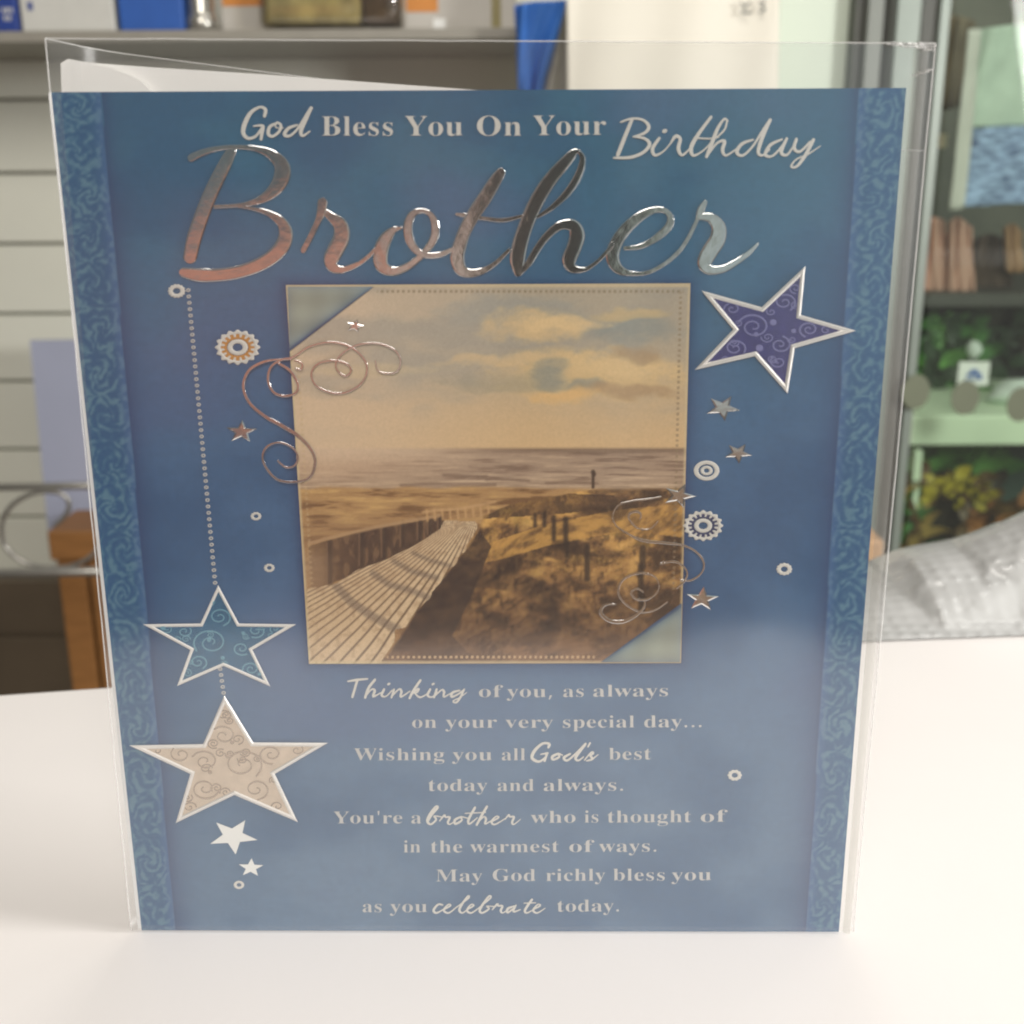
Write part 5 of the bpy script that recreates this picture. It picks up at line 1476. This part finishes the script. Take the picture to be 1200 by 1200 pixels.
# white paper sheet with a few pencilled marks, and the pale panel beside it
M['sheet'] = mat('white paper sheet', s2l((236, 232, 218)), .6, var=.02, scale=10, bump=.2, bscale=14)
M['pencil'] = mat('pencil mark', s2l((96, 100, 96)), .6)
YP = 1.18
SHT = cloth('paper_sheet', [(664, -60), (790, -62), (914, -62)], [(666, 420), (790, 422), (908, 422)], YP, M['sheet'], 1.3, .004, .001)
tag(SHT, 'large white paper sheet with two pencilled marks hanging behind the card', 'paper')
mb = MB()
def pen(mb, pts, w, Y):
    for a, b in zip(pts, pts[1:]):
        mb.tube([at(*a, Y), at(*b, Y)], w, 6)
pen(mb, [(868, 3), (873, 8), (879, 2)], .0011, YP - .011)
pen(mb, [(873, 8), (870, 15), (880, 15)], .0011, YP - .011)
pen(mb, [(889, 2), (896, 3), (892, 8), (897, 11), (890, 15)], .0011, YP - .011)
mb.build('pencil_mark', M['pencil'], SHT)
M['panel'] = mat('pale green white panel', s2l((214, 226, 210)), .5, var=.02, scale=5)
o = MB()
slab(o, 900, -60, 989, 480, 1.24, .012)
o = bevel(o.build('pale_panel', M['panel']), .002)
tag(o, 'pale greenish white upright panel between the white sheet and the window posts', 'panel')

# rack of steel wire on the left
M['steel'] = mat('dull steel wire', s2l((168, 166, 160)), .3, .75, var=.04)
YR = 1.15
RACK = empty('wire_rack', at(-60, 672, YR), 'steel wire rack with a curled hook loop left of the card', 'rack')
mb = MB()
mb.tube([at(-200, 574, YR), at(300, 566, YR)], .0048, 10)
mb.build('rod', M['steel'], RACK, True)
mb = MB()
mb.tube([at(-200, 676, YR - .03), at(300, 666, YR - .03)], .0062, 10)
mb.build('rod', M['steel'], RACK, True)
pts = [(64, 616), (74, 607), (81, 594), (76, 581), (58, 576), (36, 579), (14, 592), (3, 611), (3, 631), (12, 648), (30, 660), (54, 665), (82, 664), (104, 654), (118, 640)]
mb = MB()
mb.tube([at(x, y, YR - .016) for x, y in catmull(pts, 5)], .0030, 8)
mb.build('loop', M['steel'], RACK, True)

# wooden crate
M['wood'] = mat('orange pine wood', s2l((152, 106, 60)), .55, var=.16, scale=18, stretch=(1, 1, 7), bump=.1)
YC = 1.32
CR = empty('wooden_crate', at(120, 800, YC), 'orange pine crate standing left of the card behind the counter', 'crate')
xa, xb = at(64, 640, YC).x, at(300, 640, YC).x
zt, zb = at(90, 620, YC).z, -.899
for (x0, x1) in ((xa, xa + .040), (xa + .046, xa + .09), (xa + .095, xb)):
    mb = MB().box((x0, YC, zb), (x1, YC + .018, zt - .045))
    bevel(mb.build('plank', M['wood'], CR), .002)
mb = MB().box((xa - .004, YC - .012, zt - .044), (xb + .004, YC + .10, zt))
bevel(mb.build('top_rail', M['wood'], CR), .003)

# lavender sheet leaning on the wall
M['lavender'] = mat('lavender paper', s2l((172, 178, 200)), .6, var=.03, scale=12)
mb = MB()
mb.prism([at(*p, 1.44) for p in ((58, 640), (240, 640), (240, 396), (35, 399))], (0, .006, 0))
o = mb.build('lavender_board', M['lavender'])
tag(o, 'pale lavender board leaning on the slatted wall above the crate', 'board')

# ------------------------------------------------------------------ right: the glass door and the display beyond it
YD = 1.20
M['alu'] = mat('grey aluminium', s2l((118, 122, 116)), .4, .3, var=.03, scale=8)
M['alu_dark'] = mat('dark window gasket', s2l((82, 84, 78)), .5)
M['alu_light'] = mat('pale aluminium', s2l((140, 150, 142)), .4, .2, var=.03)
DOOR = empty('glass_door', at(1030, 900, YD), 'glass shop door with grey aluminium posts and round grey safety dots', 'door')
def post(x0, x1, m, dY, deep):
    mb = MB()
    a, b = at(x0, 200, YD + dY).x, at(x1, 200, YD + dY).x
    mb.box((a, YD + dY, -.9), (b, YD + dY + deep, .75))
    bevel(mb.build('post', m, DOOR), .0015)
post(989, 1003, M['alu_dark'], .012, .03)
post(1003, 1022, M['alu'], .0, .04)
post(1022, 1029, M['alu_dark'], .014, .03)
post(1029, 1036, M['alu'], .006, .03)
post(1036, 1064, M['alu_light'], -.004, .05)
post(1064, 1085, M['alu_dark'], .01, .03)
post(1085, 1097, M['alu_light'], .002, .04)
M['pane'] = film_mat('door glass', haze=.02, gloss=.08, rough=.02, tint=(.93, .97, .93), bump=.02)
MB().box((at(1097, 300, YD).x, YD + .012, -.9), (at(1700, 300, YD).x, YD + .018, .75)).build('pane', M['pane'], DOOR)
M['dot'] = mat('grey frosted dot', s2l((116, 122, 102)), .6, var=.03)
for (x, y) in ((1073, 459), (1131, 466), (1196, 474)):
    c = at(x, y, YD - .006 if x < 1100 else YD + .0115)
    mb = MB()
    rx = abs(at(x + 16.5, y, c.y).x - c.x)
    lathe(mb, (0, 0, 0), [(rx, 0), (rx, .0006)], 32)
    mb.v = [Vector((c.x + v.x, c.y - v.z, c.z + v.y * 1.25)) for v in mb.v]
    mb.build('safety_dot', M['dot'], DOOR)

# tote bag with a pale green top and a blue knitted band
YT = 1.5
BAGT = empty('tote_bag', at(1170, 240, YT), 'pale green and blue knitted bag hanging beyond the glass door', 'bag')
M['mint'] = mat('mint cloth', s2l((186, 204, 190)), .8, var=.14, scale=22, bump=.3, bscale=30)
M['knit'] = mat('blue knit', s2l((92, 116, 172)), .9, var=.5, scale=95, stretch=(.5, 1, 2.0), bump=.5, bscale=150, rgb2=s2l((150, 172, 205)))
M['trim'] = mat('white trim', s2l((206, 206, 200)), .8, var=.05)
cloth('upper_cloth', [(1142, 36), (1200, 28), (1330, 26)], [(1129, 150), (1200, 147), (1330, 146)], YT, M['mint'], 2.2, .008, .004, parent=BAGT)
cloth('knit_band', [(1129, 151), (1200, 148), (1330, 147)], [(1122, 243), (1165, 240), (1330, 232)], YT, M['knit'], 2.2, .008, .006, parent=BAGT)
cloth('side_trim', [(1136, 34), (1143, 34), (1149, 34)], [(1113, 246), (1121, 246), (1130, 243)], YT - .012, M['trim'], .6, .002, .004, n=10, parent=BAGT)

M['pink'] = mat('dusty pink cloth', s2l((196, 154, 138)), .8, var=.10, scale=25)
M['rust'] = mat('rust cloth', s2l((160, 98, 80)), .8, var=.12, scale=25)
M['brown'] = mat('dark brown cloth', s2l((72, 56, 46)), .8, var=.15)
M['tan'] = mat('tan cloth', s2l((170, 132, 98)), .8, var=.10)
M['olive_cloth'] = mat('olive brown cloth', s2l((124, 112, 92)), .8, var=.25, scale=14)
G = 'garments hanging beyond the glass door'
for (tp, bt, m, lab, Y) in (
        ([(1080, 262), (1090, 254), (1106, 258)], [(1076, 352), (1095, 354), (1110, 352)], 'pink', 'dusty pink garment, leftmost of those hanging under the mint bag', 1.56),
        ([(1112, 262), (1122, 254), (1138, 266)], [(1112, 350), (1124, 352), (1142, 350)], 'pink', 'dusty pink garment hanging right of a rust one', 1.55),
        ([(1096, 276), (1106, 272), (1116, 280)], [(1096, 352), (1106, 354), (1118, 352)], 'rust', 'rust red garment between two pink ones', 1.58),
        ([(1142, 280), (1162, 274), (1182, 284)], [(1136, 346), (1160, 348), (1186, 346)], 'brown', 'dark brown garment hanging under the mint bag', 1.6),
        ([(1176, 268), (1186, 262), (1196, 270)], [(1180, 318), (1190, 320), (1200, 318)], 'tan', 'narrow tan garment right of the dark brown one', 1.57),
        ([(1096, 22), (1120, 18), (1142, 24)], [(1096, 130), (1112, 128), (1130, 122)], 'olive_cloth', 'olive brown garment behind the top of the mint bag', 1.66)):
    o = cloth('garment', tp, bt, Y, M[m], 2.4, .010, .004, n=24, k=14)
    tag(o, lab, 'garment', G)
M['beige'] = mat('beige tag', s2l((196, 186, 158)), .6)
mb = slab(MB(), 1096, 157, 1110, 173, 1.56, .003)
tag(mb.build('swing_tag', M['beige']), 'small beige tag left of the mint bag', 'tag')

# display table, white shelf edge and backdrop
M['backdrop'] = mat('dim display wall', s2l((84, 92, 84)), .8, var=.35, scale=2.5, rgb2=s2l((122, 124, 112)))
o = MB().box((at(960, 300, 2.3).x, 2.3, -.9), (at(1800, 300, 2.3).x, 2.35, 1.3)).build('display_wall', M['backdrop'])
tag(o, 'dim grey green wall at the back of the window display', 'wall')
M['darkwood'] = mat('dark table wood', s2l((56, 56, 50)), .5, var=.12)
TB = empty('display_table', at(1150, 420, 1.62), 'dark display table under the hanging garments', 'table')
za = at(1140, 344, 1.5).z
xa, xb = at(1062, 350, 1.5).x, at(1500, 350, 1.5).x
bevel(MB().box((xa, 1.5, za - .02), (xb, 2.0, za)).build('table_top', M['darkwood'], TB), .002)
M['darkpanel'] = mat('black green panel', s2l((40, 46, 40)), .6, var=.25, scale=6)
MB().box((xa + .01, 1.70, -.4), (xb, 1.715, za - .0201)).build('front_panel', M['darkpanel'], TB)
M['bar'] = mat('white shelf edge', s2l((214, 232, 204)), .5, var=.02, scale=4)
Yb = 1.36
a, b = at(1150, 487, Yb), at(1150, 522, Yb)
o = bevel(MB().box((at(1060, 500, Yb).x, Yb, b.z), (at(1500, 500, Yb).x, Yb + .30, a.z)).build('display_shelf', M['bar']), .003)
tag(o, 'pale green white display shelf across the window below the price card', 'shelf')
o = bevel(slab(MB(), 1054, 528, 1063, 900, Yb, .02).build('shelf_upright', M['bar']), .002)
tag(o, 'narrow pale upright under the left end of the display shelf', 'post')

PC = empty('price_card', at(1141, 451, 1.34), 'small white price card with a blue emblem standing above the shelf', 'card')
zc = at(1141, 487, 1.42).z
mb = slab(MB(), 1123, 424, 1159, 452, 1.33, .002)
mb.build('card_sheet', M['white_ink'], PC)
mb = MB()
for (x, y, r) in ((1137, 439, 3.4), (1142, 436, 4.2), (1147, 440, 3.6)):
    slab(mb, x - r, y - r * .7, x + r, y + r * .7, 1.3292 - .0002 * (x % 3), .0005)
slab(mb, 1131, 443.4, 1152, 445, 1.3290, .0005)
mb.build('emblem', M['blue'], PC)
mb = MB()
mb.tube([at(1141, 452, 1.331), at(1141, 492, 1.39)], .0012, 6)
mb.build('stem', M['steel'], PC)
M['scrap'] = mat('white tissue', s2l((206, 216, 210)), .7, var=.06, scale=40, bump=.5)


def lump(name, x0, x1, y0, y1, Y, depth, m, seed, lab, cat):
    a, b = at(x0, y1, Y), at(x1, y0, Y)
    bm = bmesh.new()
    bmesh.ops.create_icosphere(bm, subdivisions=4, radius=1)
    mb = MB()
    c = Vector(((a.x + b.x) / 2, Y, (a.z + b.z) / 2))
    for v in bm.verts:
        d = v.co.copy()
        n = float(fbm(np.array([d.x * 2.4 + seed + d.y]), np.array([d.z * 2.4 + d.y * 1.7]), 3)[0]) - .5
        k = 1 + .7 * n
        mb.v.append(Vector((c.x + d.x * k * (b.x - a.x) / 2, c.y + d.y * k * depth, c.z + d.z * k * (b.z - a.z) / 2)))
    mb.f = [tuple(v.index for v in f.verts) for f in bm.faces]
    bm.free()
    o = mb.build(name, m, smooth=True)
    return tag(o, lab, cat)


lump('tissue_bundle', 1158, 1250, 444, 476, 1.45, .03, M['scrap'], 3.0, 'crumpled white tissue bundle right of the price card', 'tissue')
lump('tissue_scrap', 1132, 1151, 400, 420, 1.5, .01, M['scrap'], 8.0, 'small white tissue scrap above the price card', 'tissue')


# ---- plants
def plant(name, base, blades, m_list, lab, stem_m, cat='plant'):
    root = empty(name, base, lab, cat)
    byM = {}
    for (p0, p1, w, m) in blades:
        b = byM.setdefault(m, MB())
        d = Vector(p1) - Vector(p0)
        side = d.cross(Vector((0, 1, .2))).normalized() if d.length > 1e-6 else Vector((1, 0, 0))
        L_ = d.length
        nrm = side.cross(d).normalized()
        vs, fs = [], []
        for i in range(5):
            t = i / 4
            ww = w * math.sin(math.pi * (t * .86 + .1))
            q = Vector(p0) + d * t + nrm * (.12 * L_ * math.sin(math.pi * t)) + Vector((0, 0, -.15 * L_ * t * t))
            vs += [q - side * ww + nrm * .15 * ww, q, q + side * ww + nrm * .15 * ww]
        for i in range(4):
            for j in range(2):
                fs.append((i * 3 + j, i * 3 + j + 1, i * 3 + j + 4, i * 3 + j + 3))
        b.add(vs, fs)
    for m, b in byM.items():
        b.build('leaves', m, root, smooth=True)
    return root


def bush(x0, x1, y0, y1, Y, dep, n, ln, wd, mats, seed, updir=.5):
    rs = random.Random(seed)
    out = []
    for _ in range(n):
        px, py = rs.uniform(x0, x1), rs.uniform(y0, y1)
        p = at(px, py, Y + rs.uniform(-dep, dep))
        d = Vector((rs.uniform(-1, 1), rs.uniform(-.8, .5), rs.uniform(-.4, 1) * .8 + updir)).normalized()
        l = ln * rs.uniform(.6, 1.3)
        out.append((p, p + d * l, wd * rs.uniform(.7, 1.3), rs.choice(mats)))
    return out


def leafm(name, c, v=.25):
    return mat(name, s2l(c), .5, var=v, scale=30)


Lg, Lg2, Ld = leafm('green leaf', (62, 110, 52)), leafm('bright green leaf', (96, 150, 70)), leafm('dark leaf', (34, 58, 34))
Ly, Lb, Lo, Lt = leafm('yellow green leaf', (170, 156, 44)), leafm('brown leaf', (88, 66, 30)), leafm('orange brown leaf', (146, 96, 48)), leafm('tan leaf', (168, 142, 76))
Lk = leafm('blackish leaf', (36, 32, 18))
plant('leafy_plant', at(1110, 487, 1.62), bush(1064, 1150, 385, 470, 1.60, .05, 110, .05, .010, [Lg, Ld, Lg, Ld, Lg2], 1), None, 'green leafy plant behind the price card on the display shelf', Lg)
plant('leafy_plant', at(1190, 480, 1.66), bush(1150, 1260, 360, 460, 1.67, .03, 60, .06, .012, [Ld, Ld, Lk], 2), None, 'very dark leafy plant right of the price card', Ld)
plant('broadleaf_plant', at(1120, 600, 1.5), bush(1075, 1150, 535, 580, 1.50, .03, 34, .085, .020, [Lg, Lg2, Lg2], 5, .2), None, 'bright green broad leaved plant under the display shelf', Lg)
plant('autumn_plant', at(1100, 660, 1.40), bush(1064, 1165, 575, 650, 1.42, .04, 110, .045, .012, [Lk, Lb, Lk, Lk], 6) + bush(1060, 1160, 560, 600, 1.38, .02, 60, .03, .009, [Ly, Ly, Lb], 7), None, 'yellow and dark brown plant above the bubble wrap bag', Lb)
plant('autumn_plant', at(1185, 640, 1.42), bush(1130, 1240, 590, 640, 1.40, .03, 80, .04, .013, [Lo, Lo, Lb], 9), None, 'orange brown leafy plant right of the yellow one', Lo)
plant('grass_plant', at(1060, 700, 1.36), bush(1046, 1084, 600, 690, 1.36, .02, 46, .07, .007, [Lt, Lt, Lg, Lb], 10, .8), None, 'tan grassy plant beside the wrapper edge', Lt)
M['dim_green'] = mat('dark teal cloth', s2l((66, 92, 82)), .8, var=.2, scale=10)
o = MB().box((at(1066, 560, 1.68).x, 1.68, -.9), (at(1500, 560, 1.68).x, 1.70, at(1100, 528, 1.68).z)).build('teal_curtain', M['dim_green'])
tag(o, 'dark teal cloth hanging behind the plants under the display shelf', 'curtain')

# tan box behind the wrapper's right edge
M['kraft'] = mat('tan cardboard', s2l((196, 158, 118)), .7, var=.05, scale=20)
o = bevel(slab(MB(), 985, 634, 1031, 760, .78, .06).build('cardboard_box', M['kraft']), .003)
tag(o, 'tan cardboard box behind the right edge of the wrapper', 'box')

# ------------------------------------------------------------------ bubble wrap bag on the counter
M['bubble'], nt, b_ = new_mat('milky bubble wrap')
b_.inputs['Base Color'].default_value = (.54, .545, .54, 1)
b_.inputs['Roughness'].default_value = .2
b_.inputs['Transmission Weight'].default_value = .2
tc = nt.nodes.new('ShaderNodeTexCoord')
vo = nt.nodes.new('ShaderNodeTexVoronoi')
vo.inputs['Scale'].default_value = 150
vo.feature = 'SMOOTH_F1'
vo.inputs['Randomness'].default_value = .2
nt.links.new(tc.outputs['Object'], vo.inputs['Vector'])
bp = nt.nodes.new('ShaderNodeBump')
bp.inputs['Strength'].default_value = .6
bp.inputs['Distance'].default_value = .0016
bp.invert = True
nt.links.new(vo.outputs['Distance'], bp.inputs['Height'])
nt.links.new(bp.outputs[0], b_.inputs['Normal'])

fr = [on_counter(x, y, .001) for x, y in ((1003, 752), (1103, 748), (1203, 744), (1303, 740), (1403, 736), (1503, 732))]


def wrap_fn(s, t):
    f = s * (len(fr) - 1)
    i = min(int(f), len(fr) - 2)
    p = fr[i].lerp(fr[i + 1], f - i)
    px = 1003 + 500 * s
    # height of the heap along its length
    hgt = float(np.interp(px, [1000, 1060, 1098, 1106, 1118, 1137, 1174, 1214, 1248, 1282, 1360, 1503],
                          [.003, .006, .008, .0115, .0148, .0168, .0192, .0255, .031, .037, .047, .035]))
    depth = .10
    y = t
    prof = (math.sin(min(y / .62, 1) * math.pi / 2)) ** .9 if y < .62 else math.cos((y - .62) / .38 * math.pi / 2) ** .6
    lip = .35 + .65 * sstep(0, .25, np.array(y)).item()
    w = float(fbm(np.array([s * 12 + 3]), np.array([t * 5]), 3)[0]) - .5
    w2 = float(fbm(np.array([s * 30 + 3 + t * 6]), np.array([t * 9]), 2)[0]) - .5
    z = .001 + hgt * max(prof, 0) * lip * (1 + .10 * w + .01 * w2)
    return Vector((p.x + .01 * w, p.y + depth * t + .008 * w * (t > .02), max(z, .0009)))


mb = MB().grid(wrap_fn, 130, 60)
o = mb.build('bubble_wrap_bag', M['bubble'], smooth=True)
tag(o, 'crumpled milky bubble wrap bag lying on the counter right of the card', 'bubble wrap')
